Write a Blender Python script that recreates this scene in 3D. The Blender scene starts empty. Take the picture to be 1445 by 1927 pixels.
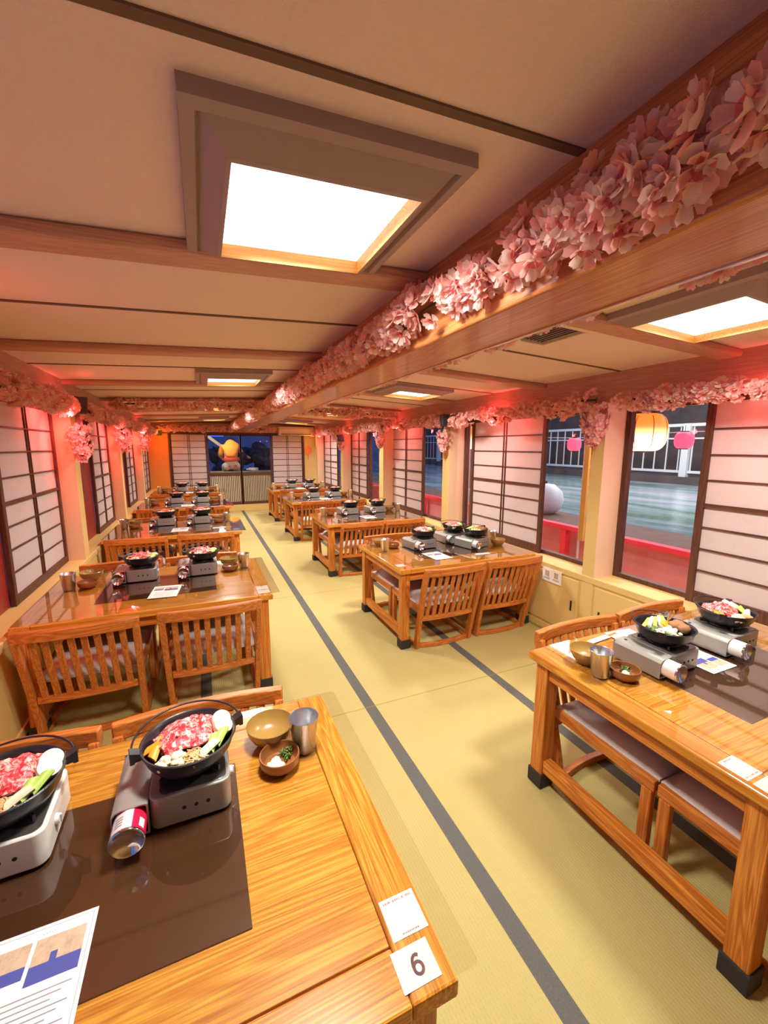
import bpy, bmesh, math, random
import numpy as np
from mathutils import Matrix, Vector, Euler
PI = math.pi
SC = bpy.context.scene
COL = SC.collection

# ------------------------------------------------------------------ camera, world, exposure
CAM_ROT = Matrix(((0.9165882, 0.0591768, -0.3954291), (-0.3998191, 0.1437457, -0.9052524), (0.0032713, 0.9878438, 0.1554156)))
cd = bpy.data.cameras.new('camera')
cd.sensor_fit = 'HORIZONTAL'; cd.sensor_width = 36.0; cd.lens = 19.456
cd.clip_start = 0.02; cd.clip_end = 200
cam = bpy.data.objects.new('camera', cd); COL.objects.link(cam)
cam.matrix_world = Matrix.Translation((0, 0, 1.45)) @ CAM_ROT.to_4x4()
SC.camera = cam
SC.view_settings.view_transform = 'Standard'
SC.view_settings.look = 'None'
SC.view_settings.gamma = 1.0
SC.view_settings.use_curve_mapping = False
SC.view_settings.exposure = 1.12
SC.cycles.use_denoising = True
SC.cycles.max_bounces = 8
SC.cycles.diffuse_bounces = 5
SC.cycles.glossy_bounces = 4
SC.cycles.transparent_max_bounces = 16
SC.cycles.caustics_reflective = False
SC.cycles.caustics_refractive = False
SC.cycles.sample_clamp_indirect = 6.0

W = bpy.data.worlds.new('evening_sky'); SC.world = W; W.use_nodes = True
WN = W.node_tree.nodes; WL = W.node_tree.links
WN['Background'].inputs[0].default_value = (0.05, 0.10, 0.26, 1)
WN['Background'].inputs[1].default_value = 1.1

LIGHT_STRENGTH = 1.2
LAMP_W = 11.5     # the ceiling diffusers
RED_W = 1.7               # the red lamps tucked behind the garlands

def lamp(name, kind, loc, energy, color, size=0.05, rot=None, size_y=None):
    l = bpy.data.lights.new(name, kind); l.energy = energy; l.color = color
    if kind == 'AREA':
        l.size = size
        if size_y: l.shape = 'RECTANGLE'; l.size_y = size_y
    elif kind in ('POINT', 'SPOT'):
        l.shadow_soft_size = size
    o = bpy.data.objects.new(name, l); COL.objects.link(o); o.location = loc
    if rot: o.rotation_euler = rot
    return o
RED = (1.0, 0.10, 0.10)
for y in (1.1, 3.05, 5.05, 7.0, 8.8):
    lamp('red_lamp_left', 'POINT', (-0.84, y + .50, 1.665), 1.3 * RED_W, RED, .03)
for y in (1.92, 3.885, 5.87, 7.85):            # small red spots under the garland, aimed at the posts
    sp = lamp('red_spot', 'SPOT', (-0.815, y - .30, 1.66), 6.0 * RED_W, RED, .03, (math.radians(52), 0, math.radians(24)))
    sp.data.spot_size = math.radians(100); sp.data.spot_blend = .8
for y in (0.95, 2.95, 4.95, 7.0, 8.9):
    lamp('red_lamp_right', 'POINT', (2.385, y + .1, 1.665), 1.4 * RED_W, RED, .03)
lamp('amber_lamp', 'POINT', (-0.72, 9.5, 1.62), 1.6, (1.0, .33, .03), .04)
lamp('amber_lamp', 'POINT', (2.30, 9.55, 1.62), 0.7, (1.0, .4, .08), .04)
# lamps outdoors: an added fill light over the water and the boat's own red deck lights
lamp('water_fill_light', 'AREA', (8.5, 3.5, 5.2), 480, (1.0, 0.94, 0.86), 2.5, (0, 0, 0), 12)  # added to brighten the water; no such lamp is seen
for y in (1.2, 3.2, 5.4):
    lamp('deck_light', 'POINT', (2.80, y, 1.40), 5.0, (1.0, .42, .50), .04)
lamp('bow_light', 'POINT', (0.35, 10.15, 1.75), 11, (1.0, .80, .60), .08)

# ------------------------------------------------------------------ helpers
def S(r, g, b):
    f = lambda c: c / 12.92 if c <= .04045 else ((c + .055) / 1.055) ** 2.4
    return (f(r / 255), f(g / 255), f(b / 255), 1.0)

class MB:
    """collects shapes; build() links them as ONE mesh object"""
    def __init__(s): s.v = []; s.f = []; s.m = []
    def add(s, vs, fs, mi=0):
        n = len(s.v); s.v += [tuple(p) for p in vs]
        s.f += [tuple(i + n for i in f) for f in fs]; s.m += [mi] * len(fs)
    def box(s, x0, x1, y0, y1, z0, z1, mi=0):
        s.add([(x0,y0,z0),(x1,y0,z0),(x1,y1,z0),(x0,y1,z0),(x0,y0,z1),(x1,y0,z1),(x1,y1,z1),(x0,y1,z1)],
              [(0,3,2,1),(4,5,6,7),(0,1,5,4),(1,2,6,5),(2,3,7,6),(3,0,4,7)], mi)
    def bar(s, p0, p1, w, h, up=(0,0,1), mi=0):
        p0 = Vector(p0); p1 = Vector(p1); d = (p1 - p0).normalized(); up = Vector(up)
        a = d.cross(up).normalized() * w / 2; b = a.cross(d).normalized() * h / 2
        vs = [p0-a-b, p0+a-b, p0+a+b, p0-a+b, p1-a-b, p1+a-b, p1+a+b, p1-a+b]
        s.add(vs, [(0,1,2,3),(7,6,5,4),(0,4,5,1),(1,5,6,2),(2,6,7,3),(3,7,4,0)], mi)
    def sweep(s, pts, w, h, up=(0,0,1), mi=0):
        """rectangular section along a polyline"""
        n = len(pts); vs = []; up = Vector(up); P = [Vector(p) for p in pts]
        for i in range(n):
            d = (P[min(i+1,n-1)] - P[max(i-1,0)]).normalized()
            a = d.cross(up).normalized() * w / 2; b = a.cross(d).normalized() * h / 2
            vs += [P[i]-a-b, P[i]+a-b, P[i]+a+b, P[i]-a+b]
        fs = [(0,1,2,3), tuple(4*(n-1)+k for k in (3,2,1,0))]
        for i in range(n-1):
            for k in range(4):
                k2 = (k+1) % 4; fs.append((4*i+k, 4*i+4+k, 4*i+4+k2, 4*i+k2))
        s.add(vs, fs, mi)
    def prism(s, poly, axis, a0, a1, mi=0):
        n = len(poly)
        def P(p, a):
            return (a, p[0], p[1]) if axis == 'x' else (p[0], a, p[1]) if axis == 'y' else (p[0], p[1], a)
        vs = [P(p, a0) for p in poly] + [P(p, a1) for p in poly]
        fs = [tuple(range(n))[::-1], tuple(range(n, 2*n))]
        for i in range(n):
            j = (i+1) % n; fs.append((i, j, n+j, n+i))
        s.add(vs, fs, mi)
    def tube(s, pts, r, n=8, closed=False, mi=0):
        P = [Vector(p) for p in pts]; m = len(P); vs = []
        rs = r if isinstance(r, (list, tuple)) else [r] * m
        ref = None
        for i in range(m):
            if closed: d = P[(i+1) % m] - P[(i-1) % m]
            else: d = P[min(i+1,m-1)] - P[max(i-1,0)]
            d.normalize()
            if ref is None: ref = Vector((0,0,1)) if abs(d.z) < .9 else Vector((1,0,0))
            a = d.cross(ref); 
            if a.length < 1e-4: a = d.orthogonal()
            a.normalize(); b = a.cross(d).normalized(); ref = b
            for k in range(n):
                t = 2*PI*k/n; vs.append(P[i] + (a*math.cos(t) + b*math.sin(t)) * rs[i])
        fs = []
        for i in range(m if closed else m-1):
            i2 = (i+1) % m
            for k in range(n):
                k2 = (k+1) % n; fs.append((i*n+k, i*n+k2, i2*n+k2, i2*n+k))
        if not closed:
            fs.append(tuple(range(n))[::-1]); fs.append(tuple((m-1)*n+k for k in range(n)))
        s.add(vs, fs, mi)
    def lathe(s, prof, n=32, c=(0,0,0), axis='z', mi=0):
        """profile of (r, h); r == 0 closes"""
        vs = []; idx = []
        for r, h in prof:
            if r < 1e-6: idx.append([len(vs)]); vs.append((0, 0, h))
            else:
                idx.append(list(range(len(vs), len(vs)+n)))
                vs += [(r*math.cos(2*PI*k/n), r*math.sin(2*PI*k/n), h) for k in range(n)]
        fs = []
        for a, b in zip(idx[:-1], idx[1:]):
            for k in range(n):
                k2 = (k+1) % n
                if len(a) == 1 and len(b) == 1: continue
                if len(a) == 1: fs.append((a[0], b[k2], b[k]))
                elif len(b) == 1: fs.append((a[k], a[k2], b[0]))
                else: fs.append((a[k], a[k2], b[k2], b[k]))
        if axis == 'y': vs = [(x, -z, y) for x, y, z in vs]
        if axis == 'x': vs = [(z, x, y) for x, y, z in vs]
        s.add([(x+c[0], y+c[1], z+c[2]) for x, y, z in vs], fs, mi)
    def blob(s, c, r, nu=10, nv=7, jit=0, rng=None, rot=0, mi=0):
        vs = [(0,0,1)]; 
        for j in range(1, nv):
            t = PI*j/nv
            for k in range(nu):
                p = 2*PI*k/nu; vs.append((math.sin(t)*math.cos(p), math.sin(t)*math.sin(p), math.cos(t)))
        vs.append((0,0,-1)); fs = []
        for k in range(nu): fs.append((0, 1+k, 1+(k+1)%nu))
        for j in range(nv-2):
            for k in range(nu):
                a = 1+j*nu; b = a+nu; k2 = (k+1)%nu; fs.append((a+k, b+k, b+k2, a+k2))
        L = len(vs)-1; a = 1+(nv-2)*nu
        for k in range(nu): fs.append((L, a+(k+1)%nu, a+k))
        cr, sr = math.cos(rot), math.sin(rot); out = []
        for x, y, z in vs:
            q = 1 + (rng.uniform(-jit, jit) if jit else 0)
            x, y, z = x*r[0]*q, y*r[1]*q, z*r[2]*q
            out.append((c[0]+x*cr-y*sr, c[1]+x*sr+y*cr, c[2]+z))
        s.add(out, fs, mi)
    def build(s, name, mat, parent=None, smooth=None, bevel=0, seg=2, loc=None):
        me = bpy.data.meshes.new(name); me.from_pydata(s.v, [], s.f)
        mats = mat if isinstance(mat, (list, tuple)) else [mat]
        for m in mats: me.materials.append(m)
        if len(mats) > 1: me.polygons.foreach_set('material_index', s.m)
        me.update()
        if smooth is not None:
            me.polygons.foreach_set('use_smooth', [True]*len(me.polygons))
            if smooth < 179: me.set_sharp_from_angle(angle=math.radians(smooth))
        o = bpy.data.objects.new(name, me); COL.objects.link(o)
        if bevel:
            b = o.modifiers.new('bevel', 'BEVEL'); b.width = bevel; b.segments = seg; b.limit_method = 'ANGLE'; b.angle_limit = math.radians(40)
            b.harden_normals = False
        if parent: o.parent = parent
        if loc: o.location = loc
        return o

def fixn(o):
    bm = bmesh.new(); bm.from_mesh(o.data); bmesh.ops.recalc_face_normals(bm, faces=bm.faces); bm.to_mesh(o.data); bm.free(); return o

def thing(name, label, cat, loc=(0,0,0), rz=0, group=None):
    o = bpy.data.objects.new(name, None); COL.objects.link(o); o.empty_display_size = .05
    o.location = loc; o.rotation_euler = (0, 0, rz); o['label'] = label; o['category'] = cat
    if group: o['group'] = group
    return o
def tag(o, label, cat, group=None, kind=None):
    o['label'] = label; o['category'] = cat
    if group: o['group'] = group
    if kind: o['kind'] = kind
    return o
def struct(o):
    o['kind'] = 'structure'; return o
KIDS = {}
def dup(root, loc, rz=None, label=None, group=None, skip=()):
    r = root.copy(); COL.objects.link(r); r.location = loc
    if rz is not None: r.rotation_euler = (0, 0, rz)
    if label: r['label'] = label
    if group: r['group'] = group
    for ch in list(root.children):
        if ch.name.split('.')[0] in skip: continue
        c = ch.copy(); COL.objects.link(c); c.parent = r
        for g in list(ch.children):
            d = g.copy(); COL.objects.link(d); d.parent = c
    return r

def rrect(x0, x1, y0, y1, r, n=5):
    out = []
    for cx, cy, a in ((x1-r, y0+r, -90), (x1-r, y1-r, 0), (x0+r, y1-r, 90), (x0+r, y0+r, 180)):
        for k in range(n+1):
            t = math.radians(a + 90*k/n); out.append((cx + r*math.cos(t), cy + r*math.sin(t)))
    return out

# ------------------------------------------------------------------ materials
def newmat(name):
    m = bpy.data.materials.new(name); m.use_nodes = True
    nt = m.node_tree; b = nt.nodes['Principled BSDF']
    return m, nt, b
def N(nt, typ, **kw):
    n = nt.nodes.new(typ)
    for k, v in kw.items():
        if k.startswith('i_'): n.inputs[k[2:].replace('_', ' ')].default_value = v
        else: setattr(n, k, v)
    return n
def flat(name, col, rough=.5, metal=0, coat=0, spec=.5, bump=0, bscale=200, var=0, vscale=8, trans=0, sheen=0):
    m, nt, b = newmat(name); L = nt.links
    b.inputs['Base Color'].default_value = col; b.inputs['Roughness'].default_value = rough
    b.inputs['Metallic'].default_value = metal; b.inputs['Coat Weight'].default_value = coat
    b.inputs['Coat Roughness'].default_value = .08
    b.inputs['Specular IOR Level'].default_value = spec
    if var or bump:
        tc = N(nt, 'ShaderNodeTexCoord')
    if var:
        nz = N(nt, 'ShaderNodeTexNoise', i_Scale=vscale, i_Detail=5.0, i_Roughness=.65); L.new(tc.outputs['Object'], nz.inputs['Vector'])
        mx = N(nt, 'ShaderNodeMix', data_type='RGBA')
        mx.inputs[6].default_value = tuple(c*(1-var) for c in col[:3]) + (1,); mx.inputs[7].default_value = tuple(min(1, c*(1+var)) for c in col[:3]) + (1,)
        L.new(nz.outputs[0], mx.inputs[0]); L.new(mx.outputs[2], b.inputs['Base Color'])
    if bump:
        n2 = N(nt, 'ShaderNodeTexNoise', i_Scale=bscale, i_Detail=3.0); L.new(tc.outputs['Object'], n2.inputs['Vector'])
        bp = N(nt, 'ShaderNodeBump', i_Strength=bump, i_Distance=.002); L.new(n2.outputs[0], bp.inputs['Height']); L.new(bp.outputs[0], b.inputs['Normal'])
    return m
def wood(name, c1, c2, c3, axis='x', rough=.4, coat=0.0, scale=1.0, spec=.4):
    """long grain running along one axis"""
    m, nt, b = newmat(name); L = nt.links
    tc = N(nt, 'ShaderNodeTexCoord'); oi = N(nt, 'ShaderNodeObjectInfo')
    mul = N(nt, 'ShaderNodeVectorMath', operation='SCALE'); mul.inputs[0].default_value = (3.1, 7.7, 5.3); L.new(oi.outputs['Random'], mul.inputs[3])
    ad = N(nt, 'ShaderNodeVectorMath', operation='ADD'); L.new(tc.outputs['Object'], ad.inputs[0]); L.new(mul.outputs[0], ad.inputs[1])
    mp = N(nt, 'ShaderNodeMapping'); L.new(ad.outputs[0], mp.inputs[0])
    s = {'x': (1.0, 17, 17), 'y': (17, 1.0, 17), 'z': (17, 17, 1.0)}[axis]
    mp.inputs['Scale'].default_value = tuple(k*scale for k in s)
    n1 = N(nt, 'ShaderNodeTexNoise', i_Scale=1.0, i_Detail=2.0, i_Distortion=.6); L.new(mp.outputs[0], n1.inputs['Vector'])
    # growth rings: sine of the slow noise
    m1 = N(nt, 'ShaderNodeMath', operation='MULTIPLY'); m1.inputs[1].default_value = 75; L.new(n1.outputs[0], m1.inputs[0])
    sn = N(nt, 'ShaderNodeMath', operation='SINE'); L.new(m1.outputs[0], sn.inputs[0])
    mr = N(nt, 'ShaderNodeMapRange', i_From_Min=-1.0, i_From_Max=1.0); L.new(sn.outputs[0], mr.inputs[0])
    mp2 = N(nt, 'ShaderNodeMapping'); L.new(ad.outputs[0], mp2.inputs[0])
    s2 = {'x': (6, 260, 260), 'y': (260, 6, 260), 'z': (260, 260, 6)}[axis]; mp2.inputs['Scale'].default_value = s2
    n2 = N(nt, 'ShaderNodeTexNoise', i_Scale=1.0, i_Detail=3.0); L.new(mp2.outputs[0], n2.inputs['Vector'])
    mx = N(nt, 'ShaderNodeMix', data_type='RGBA'); mx.inputs[6].default_value = c1; mx.inputs[7].default_value = c2; L.new(mr.outputs[0], mx.inputs[0])
    r2 = N(nt, 'ShaderNodeMapRange', i_From_Min=.42, i_From_Max=.75, i_To_Max=.75); L.new(n2.outputs[0], r2.inputs[0])
    mx2 = N(nt, 'ShaderNodeMix', data_type='RGBA'); mx2.inputs[7].default_value = c3; L.new(mx.outputs[2], mx2.inputs[6]); L.new(r2.outputs[0], mx2.inputs[0])
    L.new(mx2.outputs[2], b.inputs['Base Color'])
    b.inputs['Roughness'].default_value = rough; b.inputs['Coat Weight'].default_value = coat; b.inputs['Coat Roughness'].default_value = .05
    b.inputs['Specular IOR Level'].default_value = spec
    return m
def emit(name, col, strength):
    m, nt, b = newmat(name)
    b.inputs['Base Color'].default_value = col; b.inputs['Emission Color'].default_value = col; b.inputs['Emission Strength'].default_value = strength
    return m
def wset(name, c1, c2, c3, **k):
    return {a: wood(name + '_' + a, c1, c2, c3, a, **k) for a in 'xyz'}
OAK = wset('oak', S(226,148,62), S(196,112,38), S(140,70,20), rough=.32)
TOP = wset('oak_top', S(234,172,66), S(208,134,44), S(156,86,28), rough=.28)
CHW = wset('chair_wood', S(214,134,60), S(190,106,40), S(140,70,26), rough=.38)
DKW = wset('dark_frame', S(104,66,46), S(84,50,36), S(60,36,26), rough=.5)
RDW = wset('red_board', S(176,58,44), S(146,42,34), S(104,28,24), rough=.4)  # red-brown wood with the red lamp glow mixed into its colour
BMW = wset('beam_wood', S(214,142,84), S(190,116,64), S(146,82,44), rough=.3, coat=.15)
RIB = wset('rib_wood', S(206,156,140), S(194,142,126), S(170,118,102), rough=.5)
LIP = wset('lip_wood', S(222,160,84), S(206,140,68), S(176,110,48), rough=.45)
M_BLACK = flat('black_rubber', S(44,42,42), .7)
M_PLASTIC = flat('black_plastic', S(40,38,38), .4)
M_CUSH = flat('grey_cloth', S(206,200,190), .95, bump=.5, bscale=350, var=.14, vscale=16)
M_IRON = flat('cast_iron', S(38,34,36), .33, bump=.25, bscale=300)
M_STEEL = flat('hammered_steel', S(206,208,210), .27, metal=.9, bump=.35, bscale=120)
M_BRIGHT = flat('bright_steel', S(225,222,218), .12, metal=1)
M_STOVE = flat('stove_grey', S(160,158,148), .38, metal=.35, bump=.15, bscale=500)
M_STOVEW = flat('stove_white', S(226,222,210), .4)
M_PAN = flat('drip_pan', S(112,108,102), .3, metal=.7)
M_HOLE = flat('dark_hole', S(30,24,22), .9)
M_BOWL = flat('brown_bowl', S(164,130,66), .3, coat=.3, var=.12, vscale=12)
M_DISH = flat('brown_dish', S(148,92,50), .3, coat=.3, var=.15, vscale=14)
M_PAPERW = flat('white_paper', S(246,240,226), .6)
M_INK = flat('grey_ink', S(150,142,136), .8)
M_INKD = flat('dark_ink', S(110,78,78), .8)
M_INKR = flat('red_ink', S(196,140,130), .8)
M_BLUE = flat('blue_print', S(72,78,150), .7)
M_PHOTO = flat('photo_print', S(196,168,136), .7, var=.55, vscale=60)
M_GRILL = flat('brown_laminate', S(74,44,22), .30, bump=.1, bscale=260, var=.2, vscale=9)
M_CEIL = flat('ceiling_cloth', S(238,216,212), .95, bump=.7, bscale=420, var=.06, vscale=160, spec=.1)
M_SEAM = flat('seam_dark', S(110,84,70), .8)
M_YEL = flat('yellow_wall', S(220,190,116), .6, bump=.2, bscale=90, var=.06, vscale=5)
M_POST = flat('post_paint', S(230,200,160), .6, var=.05, vscale=6)
M_ORANGE = flat('amber_lit_panel', S(238,150,60), .5, var=.12, vscale=10)  # amber light on the panel is painted into its colour
M_GREYP = flat('frame_purple', S(164,142,148), .6, var=.06, vscale=20)
M_DIFF = emit('lamp_diffuser', (1.0, .98, .94, 1), LIGHT_STRENGTH)
def mat_petal(name, col, tr=.45):
    m, nt, b = newmat(name); L = nt.links
    tc = N(nt, 'ShaderNodeTexCoord'); nz = N(nt, 'ShaderNodeTexNoise', i_Scale=30.0, i_Detail=3.0); L.new(tc.outputs['Object'], nz.inputs['Vector'])
    mx = N(nt, 'ShaderNodeMix', data_type='RGBA'); mx.inputs[6].default_value = tuple(c*.88 for c in col[:3])+(1,); mx.inputs[7].default_value = tuple(min(1, c*1.08) for c in col[:3])+(1,); L.new(nz.outputs[0], mx.inputs[0])
    d = N(nt, 'ShaderNodeBsdfDiffuse'); t = N(nt, 'ShaderNodeBsdfTranslucent'); ms = N(nt, 'ShaderNodeMixShader'); ms.inputs[0].default_value = tr
    L.new(mx.outputs[2], d.inputs[0]); L.new(mx.outputs[2], t.inputs[0]); L.new(d.outputs[0], ms.inputs[1]); L.new(t.outputs[0], ms.inputs[2])
    L.new(ms.outputs[0], nt.nodes['Material Output'].inputs[0]); nt.nodes.remove(b)
    return m
M_PETAL = mat_petal('petal_pink', S(255,190,182)); M_PETAL2 = mat_petal('petal_pale', S(255,224,214)); M_HEART = mat_petal('petal_heart', S(246,134,134))
M_STEM = flat('vine_stem', S(96,74,48), .9)
M_WISP = flat('bunch_pink', S(236,150,150), .8, var=.15, vscale=40, spec=.2)
M_SPK = flat('speaker_black', S(52,50,44), .6)
M_ACW = flat('ac_white', S(232,214,190), .5)
M_WHITE = flat('white_paint', S(232,230,226), .5)
M_REDRAIL = flat('rail_red_lit', S(236,62,84), .4, var=.1, vscale=8)  # magenta light on the rail painted in as its red
M_PLANK = flat('dock_plank', S(120,86,72), .8, var=.35, vscale=7)
M_DECK = flat('deck_side', S(222,150,148), .7, var=.2, vscale=6)  # pink of the deck lights is part of this colour
M_BANK = flat('dark_bank', S(92,80,76), .95, var=.5, vscale=3)
M_NIGHT = flat('night_blue', S(84,104,150), .9, var=.6, vscale=2)  # blue of the night sky, carried by the backdrop box
M_SKIN = flat('skin', S(226,170,140), .6)
M_HAIR = flat('hair', S(30,26,26), .7)
M_HAPPI = flat('orange_cloth', S(244,156,66), .8, var=.25, vscale=18)
M_SASH = flat('sash_red', S(214,80,50), .8)
M_TROU = flat('patterned_trousers', S(240,220,200), .8, var=.15, vscale=14)
M_NAVY = flat('navy_cloth', S(44,34,56), .9)

def mat_tatami():
    m, nt, b = newmat('tatami'); L = nt.links
    tc = N(nt, 'ShaderNodeTexCoord'); sp = N(nt, 'ShaderNodeSeparateXYZ'); L.new(tc.outputs['Object'], sp.inputs[0])
    def mth(op, a, bb=None):
        n = N(nt, 'ShaderNodeMath', operation=op)
        for i, q in enumerate((a, bb)):
            if q is None: continue
            if isinstance(q, (int, float)): n.inputs[i].default_value = q
            else: L.new(q, n.inputs[i])
        return n.outputs[0]
    # woven rush: fine ribs along the boat
    wx = mth('SINE', mth('MULTIPLY', sp.outputs[0], 2*PI/.011)); wy = mth('SINE', mth('MULTIPLY', sp.outputs[1], 2*PI/.016))
    wv = mth('ADD', mth('MULTIPLY', wx, .6), mth('MULTIPLY', mth('MULTIPLY', wx, wy), .4))
    nz = N(nt, 'ShaderNodeTexNoise', i_Scale=3.0, i_Detail=6.0, i_Roughness=.7); L.new(tc.outputs['Object'], nz.inputs['Vector'])
    nf = N(nt, 'ShaderNodeTexNoise', i_Scale=180.0, i_Detail=2.0); L.new(tc.outputs['Object'], nf.inputs['Vector'])
    f = mth('ADD', mth('MULTIPLY', nz.outputs[0], .55), mth('ADD', mth('MULTIPLY', wv, .09), mth('MULTIPLY', nf.outputs[0], .45)))
    mx = N(nt, 'ShaderNodeMix', data_type='RGBA'); mx.inputs[6].default_value = S(172,153,88); mx.inputs[7].default_value = S(201,187,122); L.new(f, mx.inputs[0])
    st = None
    for c in (-.055, .79, 1.635):
        d = mth('LESS_THAN', mth('ABSOLUTE', mth('SUBTRACT', sp.outputs[0], c)), .031)
        st = d if st is None else mth('MAXIMUM', st, d)
    # cloth edging with a fine herringbone
    hb = mth('SINE', mth('MULTIPLY', mth('ADD', sp.outputs[1], mth('ABSOLUTE', mth('SUBTRACT', mth('FRACT', mth('MULTIPLY', sp.outputs[0], 48)), .5))), 2*PI/.02))
    cl = N(nt, 'ShaderNodeMix', data_type='RGBA'); cl.inputs[6].default_value = S(80,80,76); cl.inputs[7].default_value = S(112,110,100)
    L.new(mth('ADD', mth('MULTIPLY', hb, .25), mth('MULTIPLY', nf.outputs[0], .9)), cl.inputs[0])
    m2 = N(nt, 'ShaderNodeMix', data_type='RGBA'); L.new(st, m2.inputs[0]); L.new(mx.outputs[2], m2.inputs[6]); L.new(cl.outputs[2], m2.inputs[7])
    q = mth('ABSOLUTE', mth('SUBTRACT', mth('FRACT', mth('ADD', mth('DIVIDE', mth('SUBTRACT', sp.outputs[1], 1.993), 1.924), 20.5)), .5))
    se = mth('LESS_THAN', q, .0017)
    m3 = N(nt, 'ShaderNodeMix', data_type='RGBA'); L.new(mth('MULTIPLY', se, .75), m3.inputs[0]); L.new(m2.outputs[2], m3.inputs[6]); m3.inputs[7].default_value = S(150,124,40)
    L.new(m3.outputs[2], b.inputs['Base Color']); b.inputs['Roughness'].default_value = .75; b.inputs['Specular IOR Level'].default_value = .25
    bp = N(nt, 'ShaderNodeBump', i_Strength=.35, i_Distance=.002); L.new(wv, bp.inputs['Height']); L.new(bp.outputs[0], b.inputs['Normal'])
    return m
M_TATAMI = mat_tatami()

def mat_paper(name='shoji_paper', col=(222,209,202)):
    m, nt, b = newmat(name); L = nt.links
    tc = N(nt, 'ShaderNodeTexCoord')
    nz = N(nt, 'ShaderNodeTexNoise', i_Scale=9.0, i_Detail=8.0, i_Roughness=.75); L.new(tc.outputs['Object'], nz.inputs['Vector'])
    mr = N(nt, 'ShaderNodeMapRange', i_From_Min=.56, i_From_Max=.78, i_To_Max=.28); L.new(nz.outputs[0], mr.inputs[0])
    mx = N(nt, 'ShaderNodeMix', data_type='RGBA'); mx.inputs[6].default_value = S(*col); mx.inputs[7].default_value = S(170,150,150); L.new(mr.outputs[0], mx.inputs[0])
    d = N(nt, 'ShaderNodeBsdfDiffuse'); t = N(nt, 'ShaderNodeBsdfTranslucent'); ms = N(nt, 'ShaderNodeMixShader'); ms.inputs[0].default_value = .22
    L.new(mx.outputs[2], d.inputs[0]); L.new(mx.outputs[2], t.inputs[0]); L.new(d.outputs[0], ms.inputs[1]); L.new(t.outputs[0], ms.inputs[2])
    L.new(ms.outputs[0], nt.nodes['Material Output'].inputs[0]); nt.nodes.remove(b)
    return m
M_SHOJI = mat_paper()

def mat_clear(name, rough=.03, ior=1.45, tint=(1,1,1,1), boost=1.0):
    m, nt, b = newmat(name); L = nt.links
    tr = N(nt, 'ShaderNodeBsdfTransparent'); tr.inputs[0].default_value = tint
    gl = N(nt, 'ShaderNodeBsdfGlossy'); gl.inputs['Roughness'].default_value = rough
    fr = N(nt, 'ShaderNodeFresnel'); fr.inputs[0].default_value = ior
    mu = N(nt, 'ShaderNodeMath', operation='MULTIPLY'); mu.inputs[1].default_value = boost; mu.use_clamp = True; L.new(fr.outputs[0], mu.inputs[0])
    ge = N(nt, 'ShaderNodeNewGeometry'); iv = N(nt, 'ShaderNodeMath', operation='SUBTRACT'); iv.inputs[0].default_value = 1.0; L.new(ge.outputs['Backfacing'], iv.inputs[1])
    m2 = N(nt, 'ShaderNodeMath', operation='MULTIPLY'); L.new(mu.outputs[0], m2.inputs[0]); L.new(iv.outputs[0], m2.inputs[1])
    ms = N(nt, 'ShaderNodeMixShader'); L.new(m2.outputs[0], ms.inputs[0]); L.new(tr.outputs[0], ms.inputs[1]); L.new(gl.outputs[0], ms.inputs[2])
    L.new(ms.outputs[0], nt.nodes['Material Output'].inputs[0]); nt.nodes.remove(b)
    return m
M_GLASS = mat_clear('window_glass', .01, 1.45, (.96,.98,.98,1), .8)
M_VINYL = mat_clear('clear_vinyl', .04, 1.6, (.985,.985,.97,1), 2.0)

def mat_beef():
    m, nt, b = newmat('marbled_beef'); L = nt.links
    tc = N(nt, 'ShaderNodeTexCoord')
    nz = N(nt, 'ShaderNodeTexNoise', i_Scale=70.0, i_Detail=5.0, i_Distortion=1.6); L.new(tc.outputs['Object'], nz.inputs['Vector'])
    mr = N(nt, 'ShaderNodeMapRange', i_From_Min=.47, i_From_Max=.60); L.new(nz.outputs[0], mr.inputs[0])
    mx = N(nt, 'ShaderNodeMix', data_type='RGBA'); mx.inputs[6].default_value = S(206,52,60); mx.inputs[7].default_value = S(248,188,172); L.new(mr.outputs[0], mx.inputs[0])
    L.new(mx.outputs[2], b.inputs['Base Color']); b.inputs['Roughness'].default_value = .4
    return m
M_BEEF = mat_beef()
M_LEEK = flat('leek_green', S(170,198,84), .45, var=.25, vscale=60)
M_LEEKW = flat('leek_white', S(240,238,196), .45, var=.08, vscale=60)
M_TOFU = flat('pale_tofu', S(244,232,196), .5, var=.06, vscale=70, bump=.3, bscale=200)
M_CARROT = flat('carrot', S(250,150,36), .4, var=.12, vscale=60)
M_NOODLE = flat('noodles', S(216,176,120), .4, var=.2, vscale=200)
M_ENOKI = flat('enoki', S(244,230,190), .5, var=.08, vscale=90)
M_SHIIT = flat('mushroom_brown', S(146,100,60), .7, var=.4, vscale=60)
M_SCAL = flat('scallion', S(92,120,48), .5, var=.3, vscale=90)

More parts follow.
